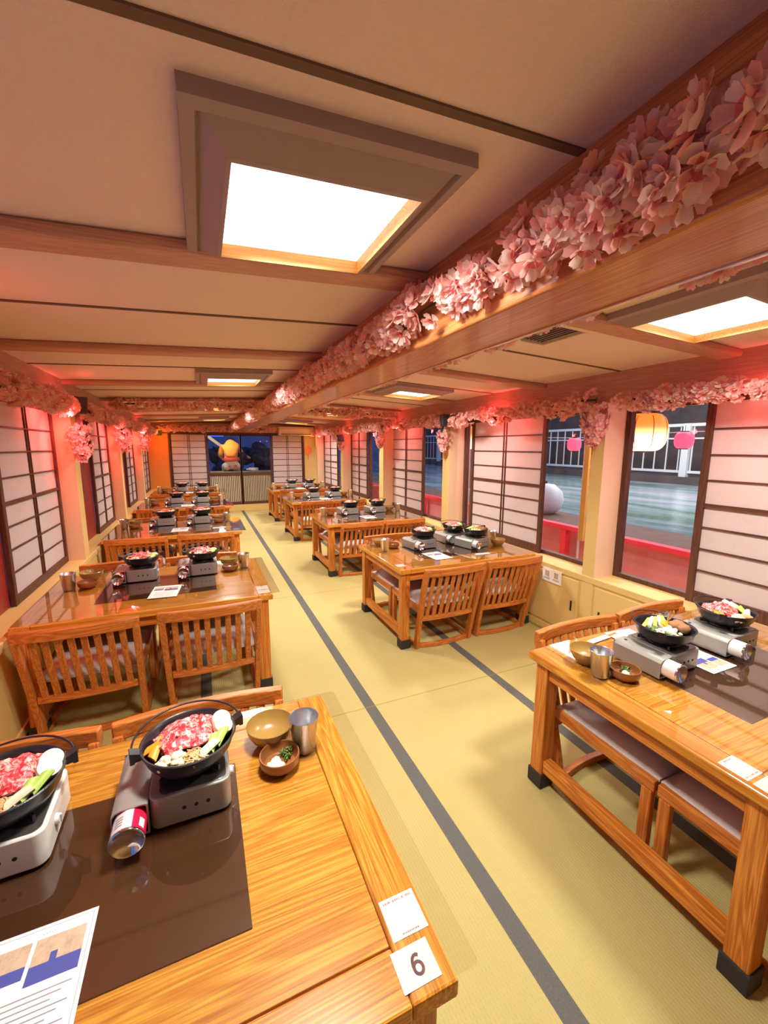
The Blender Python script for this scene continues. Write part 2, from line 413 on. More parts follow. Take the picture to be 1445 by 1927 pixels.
def mat_can():
    m, nt, b = newmat('can_print'); L = nt.links
    tc = N(nt, 'ShaderNodeTexCoord'); sp = N(nt, 'ShaderNodeSeparateXYZ'); L.new(tc.outputs['Object'], sp.inputs[0])
    mr = N(nt, 'ShaderNodeMath', operation='GREATER_THAN'); mr.inputs[1].default_value = .010; L.new(sp.outputs[0], mr.inputs[0])
    mx = N(nt, 'ShaderNodeMix', data_type='RGBA'); mx.inputs[6].default_value = S(236,214,208); mx.inputs[7].default_value = S(224,28,70); L.new(mr.outputs[0], mx.inputs[0])
    L.new(mx.outputs[2], b.inputs['Base Color']); b.inputs['Roughness'].default_value = .3; b.inputs['Coat Weight'].default_value = .4
    return m
M_CAN = mat_can()
M_CANP = flat('can_plain', S(232,222,214), .3, coat=.4)
def mat_lantern():
    m, nt, b = newmat('lantern_paper'); L = nt.links
    tc = N(nt, 'ShaderNodeTexCoord'); sp = N(nt, 'ShaderNodeSeparateXYZ'); L.new(tc.outputs['Object'], sp.inputs[0])
    mr = N(nt, 'ShaderNodeMapRange', i_From_Min=-.11, i_From_Max=.12); L.new(sp.outputs[2], mr.inputs[0])
    cr = N(nt, 'ShaderNodeValToRGB'); L.new(mr.outputs[0], cr.inputs[0])
    e = cr.color_ramp.elements; e[0].position = .15; e[0].color = (1.0, .62, .30, 1); e[1].position = .75; e[1].color = (1.0, .22, .03, 1)
    st = N(nt, 'ShaderNodeMapRange', i_From_Min=.1, i_From_Max=.65, i_To_Min=4.0, i_To_Max=.62); L.new(mr.outputs[0], st.inputs[0])
    b.inputs['Base Color'].default_value = S(240,130,60); L.new(cr.outputs[0], b.inputs['Emission Color']); L.new(st.outputs[0], b.inputs['Emission Strength'])
    return m
M_LANT = mat_lantern()
M_LANTRIB = flat('lantern_rib', S(190,70,20), .7)
M_PINKL = emit('pink_lantern', S(255,70,96), .9)
def mat_water():
    m, nt, b = newmat('harbour_water'); L = nt.links
    tc = N(nt, 'ShaderNodeTexCoord'); mp = N(nt, 'ShaderNodeMapping'); L.new(tc.outputs['Object'], mp.inputs[0]); mp.inputs['Scale'].default_value = (1.0, .28, 1)
    nz = N(nt, 'ShaderNodeTexNoise', i_Scale=1.1, i_Detail=5.0, i_Distortion=.8); L.new(mp.outputs[0], nz.inputs['Vector'])
    cr = N(nt, 'ShaderNodeValToRGB'); L.new(nz.outputs[0], cr.inputs[0]); e = cr.color_ramp.elements
    e[0].position = .36; e[0].color = S(92,122,104); e[1].position = .62; e[1].color = S(172,172,186)
    q = cr.color_ramp.elements.new(.5); q.color = S(130,152,152)
    L.new(cr.outputs[0], b.inputs['Base Color']); b.inputs['Roughness'].default_value = .22
    bp = N(nt, 'ShaderNodeBump', i_Strength=.5, i_Distance=.12); L.new(nz.outputs[0], bp.inputs['Height']); L.new(bp.outputs[0], b.inputs['Normal'])
    return m
M_WATER = mat_water()
# ------------------------------------------------------------------ the cabin shell
XL, XR, YB, YF = -0.895, 2.44, 9.88, -1.3      # inner faces of the side walls, back wall, wall behind the camera
RIDGE = 0.79
def ZC(x): return 2.004 - 0.0475 * abs(x - RIDGE)
LEDGE = 0.555
PX_L, PX_R = -1.04, 2.60                        # planes of the paper screens

b = MB(); b.box(XL-.02, XR+.02, YF, YB+.02, -.06, 0); struct(b.build('floor', M_TATAMI))
b = MB(); poly = [(XL-.25, ZC(XL-.25)), (RIDGE, ZC(RIDGE)), (XR+.3, ZC(XR+.3)), (XR+.3, ZC(XR+.3)+.08), (RIDGE, 2.09), (XL-.25, ZC(XL-.25)+.08)]
b.prism(poly, 'y', YF-.1, YB+.3); struct(fixn(b.build('ceiling', M_CEIL)))

tn = [0]
def trim(mb, mat, **k):
    tn[0] += 1; return struct(mb.build('trim_%d' % tn[0], mat, **k))
def roof_strip(y0, y1, drop, x0=XL-.16, x1=XR+.2):
    """a strip that follows the cambered ceiling, across the boat"""
    b = MB(); e = .001
    b.prism([(x0, ZC(x0)+e), (x0, ZC(x0)-drop), (RIDGE, ZC(RIDGE)-drop), (x1, ZC(x1)-drop), (x1, ZC(x1)+e), (RIDGE, ZC(RIDGE)+e)], 'y', y0, y1)
    return b
for k in range(8):                              # joints between the ceiling boards
    y = .655 + 1.24*k
    trim(roof_strip(y-.009, y+.009, .004), M_SEAM)
for k in range(7):                              # transverse ribs
    y = 1.24 + 1.26*k
    o = trim(roof_strip(y, y+.115, .034), RIB['x'], bevel=.014, seg=3); fixn(o)
# ridge beam along the boat
b = MB(); b.box(.69, .9, YF, YB, 1.778, 2.01); trim(b, BMW['y'], bevel=.010, seg=3, smooth=30)

b = MB(); b.box(.893, .904, YF, YB, 1.773, 1.784); trim(b, flat('edge_highlight', S(226,206,190), .22, metal=.8), bevel=.002)  # bright strip added to draw the highlight along the beam's lower edge
# side walls: low wall, ledge, posts, head beam
def side_wall(side):
    s = -1 if side == 'left' else 1
    xi = XL if s < 0 else XR
    xo = xi + s*.26
    a0, a1 = sorted((xi, xo))
    b = MB(); b.box(a0, a1, YF, YB, 0, LEDGE-.045)
    struct(b.build('wall_' + side, M_YEL))
    b = MB(); a0b, a1b = sorted((xi - s*.008, xo)); b.box(a0b, a1b, YF, YB, LEDGE-.045, LEDGE); trim(b, M_YEL, bevel=.004)
    b = MB(); b.box(a0, a1, YF, YB, 1.735, 1.95); trim(b, RIB['y'])
    b = MB(); c0, c1 = sorted((xi - s*.012, xi)); b.box(c0, c1, YF, YB, .02, .07); o = b.build('baseboard_' + side, M_YEL, bevel=.003); struct(o)
side_wall('left'); side_wall('right')
POST_R = [(.02, .11), (1.955, 2.05), (3.83, 3.965), (5.61, 5.76), (7.50, 7.65), (9.40, 9.53)]
POST_L = [(0.0, .13), (1.92, 2.05), (3.885, 4.02), (5.87, 6.0), (7.85, 7.98)]
for y0, y1 in POST_R:
    b = MB(); b.box(XR-.004, PX_R+.10, y0, y1, LEDGE, 1.74, 0); b.box(XR-.006, XR+.02, y0, y1, 0, LEDGE)
    o = trim(b, [M_POST, M_YEL]); 
    for p in o.data.polygons:                   # the face towards the room is painted yellow
        if p.normal.x < -.9: p.material_index = 1
for y0, y1 in POST_L:
    b = MB(); b.box(PX_L-.10, XL+.004, y0, y1, LEDGE, 1.74, 0); b.box(XL-.02, XL+.006, y0, y1, 0, LEDGE)
    o = trim(b, [M_POST, M_YEL])
    for p in o.data.polygons:
        if p.normal.x > .9: p.material_index = 1
# cupboard doors in the low right wall, with black finger pulls
dn = [1]
for i in range(len(POST_R)-1):
    y0, y1 = POST_R[i][1]+.02, POST_R[i+1][0]-.02; ym = (y0+y1)/2
    for k, (c0, c1) in enumerate(((y0, ym-.004), (ym+.004, y1))):
        dn[0] += 1
        b = MB(); b.box(XR-.010, XR+.002, c0, c1, .09, LEDGE-.06); o = struct(b.build('door_%d' % dn[0], M_YEL, bevel=.002))
        p = c1-.05 if k == 1 else c0+.05
        q = MB(); q.box(XR-.0125, XR-.008, p-.007, p+.007, .26, .335); q.build('finger_pull', M_HOLE, o)

# windows: frame + glass in every bay
wn = [0]
def window(side, y0, y1, frame_mat, has_glass=True):
    wn[0] += 1
    s = -1 if side == 'left' else 1
    xp = (PX_L - .055) if s < 0 else (PX_R + .045)
    z0, z1 = LEDGE, 1.735
    b = MB(); t = .035; a0, a1 = xp-.022, xp+.022
    b.box(a0, a1, y0, y0+t, z0, z1); b.box(a0, a1, y1-t, y1, z0, z1); b.box(a0, a1, y0+t, y1-t, z0, z0+.03); b.box(a0, a1, y0+t, y1-t, z1-.04, z1)
    ym = (y0+y1)/2; b.box(a0, a1, ym-.02, ym+.02, z0+.03, z1-.04)
    o = struct(b.build('window_%d' % wn[0], frame_mat))
    g = MB(); g.box(xp-.002, xp+.002, y0+t, ym-.02, z0+.03, z1-.04); g.box(xp-.002, xp+.002, ym+.02, y1-t, z0+.03, z1-.04)
    g.build('pane', M_GLASS, o)
for i in range(len(POST_R)-1): window('right', POST_R[i][1], POST_R[i+1][0], DKW['z'])
window('right', YF+.02, POST_R[0][0], DKW['z'])
LB = [(YF+.02, 0.0)] + [(POST_L[i][1], POST_L[i+1][0]) for i in range(len(POST_L)-1)] + [(POST_L[-1][1], YB-.02)]
for y0, y1 in LB: window('left', y0, y1, RDW['z'])
# boards with red glow in their colour, closing the left bays behind each screen, as the photo shows between post and screen
for y0, y1 in ((2.05, 2.86), (4.02, 5.0), (6.0, 7.05), (7.98, 9.0)):
    b = MB(); b.box(PX_L-.024, PX_L+.012, y0, y1, LEDGE, 1.735); trim(b, RDW['z'], bevel=.004)

# shoji screens ------------------------------------------------------------
def shoji(width, z0, z1, rows_up, rows_lo, midz, label, loc, rz, stile=.038, top=.04, bot=.055, divider=True, group='paper screens'):
    """built in its own frame: x along the screen, y through it, z up"""
    t = thing('shoji_screen', label, 'paper screen', loc, rz, group)
    w = width/2
    b = MB(); d = .014
    b.box(-w, -w+stile, -d, d, z0, z1); b.box(w-stile, w, -d, d, z0, z1); b.box(-w+stile, w-stile, -d, d, z0, z0+bot); b.box(-w+stile, w-stile, -d, d, z1-top, z1)
    b.build('frame', DKW['z'], t, bevel=.003)
    k = MB(); e = .007
    L0, L1 = z0+bot, z1-top
    if midz: k.box(-w+stile, w-stile, -.010, .010, midz-.011, midz+.011)
    zz = []
    if midz:
        zz += [L0 + (midz-L0)*i/rows_lo for i in range(1, rows_lo)] + [midz + (L1-midz)*i/rows_up for i in range(1, rows_up)]
    else: zz += [L0 + (L1-L0)*i/rows_lo for i in range(1, rows_lo)]
    for z in zz: k.box(-w+stile, w-stile, -e, e, z-.0045, z+.0045)
    for x in ((-.017, .017) if divider else (0,)): k.box(x-.0045, x+.0045, -e-.001, e+.001, L0, L1)
    k.build('lattice', DKW['x'], t)
    p = MB(); p.box(-w+stile*.6, w-stile*.6, .0015, .0035, L0-.01, L1+.01); p.build('paper', M_SHOJI, t)
    return t
NTH = ['first', 'second', 'third', 'fourth', 'fifth']
for i, (y0, y1) in enumerate(((.40, 1.447), (2.626, 3.65), (4.68, 5.69), (6.65, 7.49), (8.35, 9.39))):
    shoji(y1-y0, LEDGE, 1.735, 4, 4, 1.128, 'paper lattice screen in the right wall, ' + NTH[i] + ' one from the camera', (PX_R, (y0+y1)/2, 0), -PI/2, bot=.07, group='paper screens along the right wall')
for i, (y0, y1) in enumerate(((2.86, 3.883), (5.0, 5.868), (7.05, 7.848), (9.0, 9.84))):
    shoji(y1-y0, LEDGE, 1.735, 4, 4, 1.128, 'paper lattice screen in the left wall, ' + NTH[i] + ' one from the camera', (PX_L+.026, (y0+y1)/2, 0), PI/2, bot=.05, group='paper screens along the left wall')

# ------------------------------------------------------------------ back wall with the glazed doors
b = MB()
b.box(XL-.2, XR+.26, YB+.06, YB+.14, 1.715, 2.02)           # above the doors
b.box(XL-.2, XR+.26, YB, YB+.14, 0, .135)                   # raised threshold
b.box(XL-.2, -.60, YB, YB+.12, .135, 1.715); b.box(2.235, XR+.26, YB, YB+.12, .135, 1.715)
o = struct(b.build('wall_back', [M_YEL, M_ORANGE]))
for p in o.data.polygons:
    if p.center.x < -.5 and p.center.z > .14 and p.center.z < 1.71: p.material_index = 1
b = MB(); b.box(-.62, -.585, YB-.02, YB+.08, .135, 1.72); b.box(2.21, 2.245, YB-.02, YB+.08, .135, 1.72); b.box(-.62, 2.245, YB-.02, YB+.10, 1.705, 1.75)
trim(b, DKW['z'], bevel=.003)
b = MB(); b.box(XL, XR, YB-.05, YB+.06, 1.75, 1.935); trim(b, RIB['x'])
b = MB(); b.box(XL-.26, XR+.26, YF-.12, YF, 0, 2.06); struct(b.build('wall_front', M_YEL))
for xa, xb, side in ((-.585, .115, 'left'), (1.50, 2.21, 'right')):
    shoji(xb-xa, .14, 1.705, 0, 11, None, 'white paper screen in the back wall, %s of the glazed doors' % side, ((xa+xb)/2, YB+.03, 0), 0, stile=.022, top=.012, bot=.06, group='paper screens in the back wall')
M_FROST = flat('pale_glass', S(246,240,196), .4)
def back_door(n, xa, xb):
    b = MB(); t = .032; y0, y1 = YB+.04, YB+.075
    b.box(xa, xa+t, y0, y1, .137, 1.705); b.box(xb-t, xb, y0, y1, .137, 1.705); b.box(xa+t, xb-t, y0, y1, .137, .20); b.box(xa+t, xb-t, y0, y1, 1.675, 1.705); b.box(xa+t, xb-t, y0, y1, .80, .865)
    o = struct(b.build('door_%d' % n, DKW['z'], bevel=.003))
    g = MB(); g.box(xa+t, xb-t, YB+.056, YB+.060, .865, 1.675); g.build('pane', M_GLASS, o)
    g = MB(); g.box(xa+t, xb-t, YB+.062, YB+.066, .20, .80); g.build('lower_panel', M_FROST, o)
    g = MB(); nn = 17
    for k in range(nn):
        x = xa+t + (xb-xa-2*t)*(k+.5)/nn; g.box(x-.008, x+.008, YB+.042, YB+.056, .20, .80)
    g.build('slats', DKW['z'], o)
dn[0] += 1; back_door(dn[0], .12, .835); dn[0] += 1; back_door(dn[0], .80, 1.495)

# ------------------------------------------------------------------ ceiling lights
def ceiling_light(label, cx, cy, ox, oy):
    zc = ZC(cx)
    t = thing('ceiling_light', label, 'ceiling light', (cx, cy, zc), 0, 'square ceiling lights')
    t.rotation_euler = (0, math.atan(.0475) * (1 if cx > RIDGE else -1), 0)
    fx, fy = ox+.075, oy+.085
    b = MB()
    def ring(x1, y1, x2, y2, z1, z2):
        """four sloped panels from rectangle 1 at z1 to rectangle 2 at z2"""
        a = [(-x1,-y1,z1),(x1,-y1,z1),(x1,y1,z1),(-x1,y1,z1)]; c = [(-x2,-y2,z2),(x2,-y2,z2),(x2,y2,z2),(-x2,y2,z2)]
        b.add(a+c, [(i, (i+1)%4, 4+(i+1)%4, 4+i) for i in range(4)])
    ring(fx, fy, fx, fy, .012, -.026); ring(fx, fy, fx-.022, fy-.022, -.026, -.030); ring(fx-.022, fy-.022, fx-.026, fy-.026, -.030, -.020)
    ring(fx-.026, fy-.026, ox+.008, oy+.008, -.020, -.052); ring(ox+.008, oy+.008, ox, oy, -.052, -.054)
    b.build('housing', M_GREYP, t)
    b = MB()
    ring(ox, oy, ox-.001, oy-.001, -.0535, -.012); 
    b.build('lip', LIP['x'], t)
    b = MB(); b.box(-ox+.001, ox-.001, -oy+.001, oy-.001, -.022, -.014); b.build('diffuser', M_DIFF, t)
    l = lamp('ceiling_lamp', 'AREA', (0, 0, -.0235), LAMP_W, (1.0, .975, .95), 2*ox-.16, None, 2*oy-.16); l.data.spread = math.radians(158); l.parent = t
    return t
ROWN = ['over the front', 'second from the camera', 'third from the camera', 'farthest']
for i, y in enumerate((1.0, 3.45, 5.95, 8.45)):
    ceiling_light(['large bright square ceiling light above the front left table', 'square ceiling light over the left row, second from the camera', 'square ceiling light over the left row, third from the camera', 'square ceiling light over the left row, farthest from the camera'][i], .252, y, .18, .19)
    ceiling_light(['bright square ceiling light above the front right table, cut by the beam', 'square ceiling light right of the ridge beam, second from the camera', 'square ceiling light right of the ridge beam, third from the camera', 'square ceiling light right of the ridge beam, farthest from the camera'][i], 1.775, y, .20, .19)

# air vent, air conditioner, speakers, fan, wall notice
t = thing('ceiling_vent', 'square slotted air vent in the ceiling right of the ridge beam', 'vent', (1.44, 1.52, ZC(1.44)), 0)
t.rotation_euler = (0, math.atan(.0475), 0)
b = MB(); r, q = .155, .125
b.box(-r, r, -r, -q, -.026, .002); b.box(-r, r, q, r, -.026, .002); b.box(-r, -q, -q, q, -.026, .002); b.box(q, r, -q, q, -.026, .002); b.build('rim', M_ACW, t, bevel=.004)
b = MB(); b.box(-q, q, -q, q, -.004, -.001); b.build('duct', M_HOLE, t)
b = MB()
for k in range(11): x = -q + 2*q*(k+.5)/11; b.bar((x, -q, -.010), (x, q, -.010), .003, .010, (.5, 0, 1))
b.build('louvres', M_GREYP, t)

t = thing('air_conditioner', 'long white air conditioner high on the back wall, right of the doors', 'air conditioner', (2.03, YB-.07, 1.70), 0)
b = MB(); b.prism([(-.19, .02), (-.17, 0), (0, 0), (0, .19), (-.15, .19), (-.19, .14)], 'x', -.40, .40); fixn(b.build('body', M_ACW, t, bevel=.006))
b = MB(); b.box(-.36, .36, -.196, -.186, .015, .032); b.build('air_flap', M_PLASTIC, t)
b = MB(); b.box(-.34, .34, -.1945, -.187, .06, .064); b.build('panel_seam', M_INK, t)

def speaker(label, loc, rz):
    t = thing('speaker', label, 'speaker', loc, rz, 'black speakers')
    b = MB(); b.prism([(-.055, -.06), (.055, -.06), (.065, .06), (-.065, .06)], 'y', -.045, .045); fixn(b.build('cabinet', M_SPK, t, bevel=.006))
    b = MB(); b.box(-.045, .045, -.049, -.044, -.05, .05); b.build('grille', M_PLASTIC, t)
    b = MB(); b.tube([(0, .04, .03), (0, .08, .05), (0, .10, .07)], .008, 8); b.build('bracket', M_PLASTIC, t)
speaker('black speaker on the first left post beside the pink garland', (XL+.075, 3.80, 1.745), .3)
speaker('black speaker on the second right post below the garland', (XR-.07, 3.80, 1.722), -.3)
speaker('black speaker in the far left corner by the orange panel', (XL+.12, YB-.18, 1.72), .3)
speaker('small black speaker on the fourth post of the right wall', (XR-.12, 7.26, 1.60), -.3)

t = thing('paper_fan', 'round orange paper fan hung on the yellow panel at the back right', 'fan', (2.335, YB-.006, 1.36), 0)
b = MB(); b.lathe([(0, -.003), (.095, -.003), (.10, 0), (.095, .003), (0, .003)], 28, axis='y'); b.build('leaf', flat('fan_orange', S(240,150,70), .7, var=.2, vscale=14), t)
b = MB(); b.box(-.007, .007, -.004, .004, -.22, -.08); b.build('handle', LIP['z'], t)

t = thing('wall_notice', 'small white printed notice on the yellow wall under the right window', 'notice', (XR-.012, 2.315, .468), -PI/2)
b = MB(); b.box(-.092, .092, -.003, .003, -.052, .052); b.build('board', M_PAPERW, t)
b = MB()
for x in (-.045, .045): b.box(x-.020, x+.020, -.0037, -.003, -.012, .034)
b.build('pictures', M_PHOTO, t)
b = MB()
for x in (-.045, .045):
    for z in (-.022, -.030): b.box(x-.03, x+.03, -.0037, -.003, z-.002, z+.002)
b.build('print_lines', M_INK, t)
# ------------------------------------------------------------------ artificial blossom garlands
RG = random.Random(11)
def blossom_template(rng, petals=5, layers=2, notch=.07):
    vs = []; fs = []; ms = []
    for l in range(layers):
        sc = 1.0 - .32*l; lift = .10 + .28*l; off = l*PI/petals + rng.uniform(-.2, .2)
        for p in range(petals):
            a = 2*PI*p/petals + off + rng.uniform(-.1, .1); n = len(vs); tip = rng.uniform(.85, 1.08)*sc; cu = rng.uniform(.1, .45)
            def P(r, da, z): vs.append((r*math.cos(a+da), r*math.sin(a+da), z))
            P(.08*sc, 0, .02); P(.45*tip, -.55, lift*.5); P(.84*tip, -.50, lift+cu*.35); P((1-notch)*tip, 0, lift+cu*.3); P(.985*tip, -.24, lift+cu*.55)
            P(.985*tip, .24, lift+cu*.5); P(.84*tip, .50, lift+cu*.3); P(.45*tip, .55, lift*.5); P(.55*tip, 0, lift*.25)
            for q in ((0,1,8),(1,2,8),(2,4,8),(4,3,8),(3,5,8),(5,6,8),(6,7,8),(7,0,8)):
                fs.append(tuple(n+i for i in q)); ms.append(2 if q in ((0,1,8),(7,0,8)) and l == 1 else (0 if (p+l) % 2 else 1))
    for k in range(5):                          # stamens
        a = 2*PI*k/5; n = len(vs); x, y = math.cos(a), math.sin(a)
        vs += [(.03*x, .03*y, .05), (.03*x-.012*y, .03*y+.012*x, .05), (.17*x, .17*y, .38)]; fs.append((n, n+1, n+2)); ms.append(2)
    return np.array(vs), fs, ms
BT = [blossom_template(RG) for _ in range(5)]
WT = [blossom_template(RG, 5, 1, .05) for _ in range(3)]
def rot_to(d, spin):
    q = Vector(d).to_track_quat('Z', 'Y'); return np.array((q.to_matrix() @ Matrix.Rotation(spin, 3, 'Z')))
PET = [M_PETAL, M_PETAL2, M_HEART]
def garland_points(p0, p1, r, per_m, facing, spread, rng, sag=0.0):
    """blossom placements round a line, looking out towards `facing`"""
    p0 = Vector(p0); p1 = Vector(p1); L = (p1-p0).length; ax = (p1-p0).normalized(); out = []
    fv = Vector(facing).normalized(); sv = ax.cross(fv).normalized()
    for k in range(int(L*per_m)):
        t = rng.random(); a = rng.uniform(-spread, spread)
        d = (fv*math.cos(a) + sv*math.sin(a)).normalized()
        c = p0 + (p1-p0)*t + d*r*rng.uniform(.35, 1.05)*(1+.15*math.sin(t*L*9)) + Vector((0, 0, -sag*math.sin(t*L*5)**2))
        dd = (d + ax*rng.uniform(-.6, .6) + Vector((rng.uniform(-.3,.3), rng.uniform(-.3,.3), rng.uniform(-.3,.3)))).normalized()
        out.append((c, dd, rng.uniform(0, 6.3), rng.uniform(.8, 1.25)))
    return out
def bloom_mesh(places, size, name, parent, tmpl=None, mats=None):
    V = []; F = []; M = []; n = 0
    for i, (c, d, sp, s) in enumerate(places):
        vs, fs, ms = (tmpl or BT)[i % len(tmpl or BT)]
        w = (rot_to(d, sp) @ (vs*size*s).T).T + np.array(c)
        V.append(w); F += [tuple(j+n for j in f) for f in fs]; M += ms; n += len(vs)
    me = bpy.data.meshes.new(name); me.from_pydata(np.concatenate(V).tolist(), [], F)
    for m in (mats or PET): me.materials.append(m)
    me.polygons.foreach_set('material_index', M); me.polygons.foreach_set('use_smooth', [True]*len(M)); me.update()
    o = bpy.data.objects.new(name, me); COL.objects.link(o)
    if parent: o.parent = parent
    return o
BLM = None
def garland(label, p0, p1, r, per_m, facing, size, spread=1.7, nparts=0, sag=0, seed=1):
    rng = random.Random(seed)
    t = thing('blossom_garland', label, 'garland', (0, 0, 0), 0, None)
    pl = garland_points(p0, p1, r, per_m, facing, spread, rng, sag)
    if nparts:
        pl.sort(key=lambda q: (q[0]-Vector((0, .35, 1.45))).length if q[0].y > .3 else 99)
        near, pl = pl[:nparts], pl[nparts:]
        protos = []
        for i, (c, d, sp, s) in enumerate(near):
            k = i % len(BT)
            if i < len(BT):
                vs, fs, ms = BT[k]
                me = bpy.data.meshes.new('blossom'); me.from_pydata((vs*size).tolist(), [], fs)
                for m in PET: me.materials.append(m)
                me.polygons.foreach_set('material_index', ms); me.polygons.foreach_set('use_smooth', [True]*len(ms)); me.update(); protos.append(me)
            o = bpy.data.objects.new('blossom', protos[k]); COL.objects.link(o); o.parent = t
            o.matrix_local = Matrix.Translation(c) @ Matrix(rot_to(d, sp).tolist()).to_4x4() @ Matrix.Scale(s, 4)
    o = bloom_mesh(pl, size, 'blossoms', t); o['kind'] = 'stuff'
    b = MB(); p0 = Vector(p0); p1 = Vector(p1); n = max(6, int((p1-p0).length*6))
    pts = [p0 + (p1-p0)*i/n + Vector((0, 0, .01*math.sin(i*1.7))) for i in range(n+1)]
    b.tube(pts, .008, 6); b.build('vine', M_STEM, t, smooth=179)
    return t
garland('pink blossom garland along the left face of the ridge beam', (.672, -.3, 1.868), (.672, 9.6, 1.868), .054, 135, (-1, 0, -.25), .040, 1.55, nparts=100, seed=3)
garland('pink blossom garland along the right face of the ridge beam', (.920, -.3, 1.835), (.920, 9.6, 1.835), .042, 95, (1, 0, -.45), .034, 1.5, seed=4)
garland('pink blossom garland above the left wall screens, near the camera', (-.835, .3, 1.715), (-.835, 3.66, 1.725), .062, 125, (1, 0, -.1), .034, 1.7, seed=5)
garland('pink blossom garland above the left wall screens, beyond the first post speaker', (-.835, 3.98, 1.725), (-.835, 9.6, 1.735), .054, 105, (1, 0, -.1), .034, 1.7, seed=6)
garland('pink blossom garland above the front right window', (2.375, .1, 1.73), (2.375, 1.84, 1.735), .050, 125, (-1, 0, -.15), .034, 1.7, seed=7, sag=.02)
garland('pink blossom garland above the second right window bay', (2.375, 2.0, 1.755), (2.375, 3.70, 1.735), .060, 125, (-1, 0, -.15), .034, 1.7, seed=8, sag=.03)
garland('pink blossom garland above the far right window bays', (2.375, 3.90, 1.735), (2.375, 9.6, 1.745), .054, 105, (-1, 0, -.15), .034, 1.7, seed=9)
garland('pink blossom garland across the ceiling rib, left of the ridge beam', (-.80, 4.98, 1.855), (.62, 4.98, 1.905), .050, 110, (0, -1, -.2), .034, 1.7, seed=10)
garland('pink blossom garland across the ceiling rib, right of the ridge beam', (.97, 4.98, 1.875), (2.34, 4.98, 1.850), .050, 110, (0, -1, -.2), .034, 1.7, seed=12)
garland('pink blossom garland along the top of the back wall, left half', (-.80, 9.70, 1.80), (.66, 9.70, 1.815), .06, 110, (0, -1, -.1), .036, 1.7, seed=13)
garland('pink blossom garland along the top of the back wall, above the right screen', (.93, 9.70, 1.82), (1.56, 9.66, 1.81), .05, 110, (0, -1, -.1), .036, 1.7, seed=14)

def bunch(label, loc, h, w, seed, size=.022, n=130):
    rng = random.Random(seed)
    t = thing('blossom_bunch', label, 'blossom bunch', loc, 0, None)
    pl = []
    for k in range(n):
        u = rng.random()**.8; z = -h*u; rr = w*(.35+.65*math.sin(PI*min(1, .25+u*.75)))*math.sqrt(rng.random())
        a = rng.uniform(0, 2*PI); d = (math.cos(a), math.sin(a), rng.uniform(-.7, .4))
        pl.append((Vector((rr*math.cos(a), rr*math.sin(a), z)), d, rng.uniform(0, 6), rng.uniform(.7, 1.3)))
    bloom_mesh(pl, size, 'blossoms', t, WT, [M_WISP, M_PETAL2, M_HEART])['kind'] = 'stuff'
    b = MB(); b.tube([(0, 0, .04), (.005, 0, -h*.5), (0, .004, -h), (-.004, 0, -h-.07)], [.006, .005, .004, .002], 6)
    for k in range(7):
        a = k*.9; z = -h*(.15+.11*k); b.tube([(0, 0, z), (w*.5*math.cos(a), w*.5*math.sin(a), z-.03)], .002, 5)
    b.build('stalk', M_STEM, t)
bunch('pink blossom bunch hanging on the first left post under the speaker', (XL+.075, 3.80, 1.60), .26, .085, 21)
bunch('pink blossom bunch hanging on the second left post', (XL+.07, 5.80, 1.66), .28, .09, 22)
bunch('pink blossom bunch hanging on the third left post near the orange panel', (XL+.07, 7.77, 1.66), .28, .09, 23)
bunch('large pink blossom bunch hanging on the first right post', (XR-.07, 1.99, 1.73), .26, .085, 24, .024, 190)
bunch('pink blossom bunch hanging on the second right post under the speaker', (XR-.07, 3.86, 1.63), .22, .075, 25)
bunch('pink blossom bunch hanging on the third right post', (XR-.06, 5.60, 1.68), .24, .08, 26)
bunch('pink blossom bunch hanging on the fourth right post', (XR-.06, 7.45, 1.64), .24, .08, 27)
# ------------------------------------------------------------------ low tables
TW, TD, TZ = 1.216, .854, .60
ZB = .6056                                       # top of the clear cover
PH = {'L1': 'the front left table', 'L2': 'the second left table', 'L3': 'the third left table', 'L4': 'the fourth left table', 'L5': 'the rearmost left table',
      'R1': 'the front right table', 'R2': 'the second right table', 'R3': 'the third right table', 'R4': 'the fourth right table', 'R5': 'the rearmost right table'}
TAB = {'L1': (-.884, .449), 'L2': (-.880, 2.381), 'L3': (-.882, 4.374), 'L4': (-.868, 6.292), 'L5': (-.862, 8.126),
       'R1': (1.224, .409), 'R2': (1.222, 2.502), 'R3': (1.224, 4.337), 'R4': (1.224, 6.274), 'R5': (1.224, 8.131)}
TLAB = {'L1': 'low oak table in the left foreground carrying the number 6 card', 'L2': 'low oak table in the left row behind the foreground table',
        'L3': 'low oak table in the left row, third from the camera', 'L4': 'low oak table in the left row, fourth from the camera', 'L5': 'low oak table in the left row, nearest the back wall',
        'R1': 'low oak table in the right foreground, cut by the frame', 'R2': 'low oak table in the right row behind the foreground one, holding three stoves',
        'R3': 'low oak table in the right row, third from the camera', 'R4': 'low oak table in the right row, fourth from the camera', 'R5': 'low oak table in the right row, nearest the back wall'}
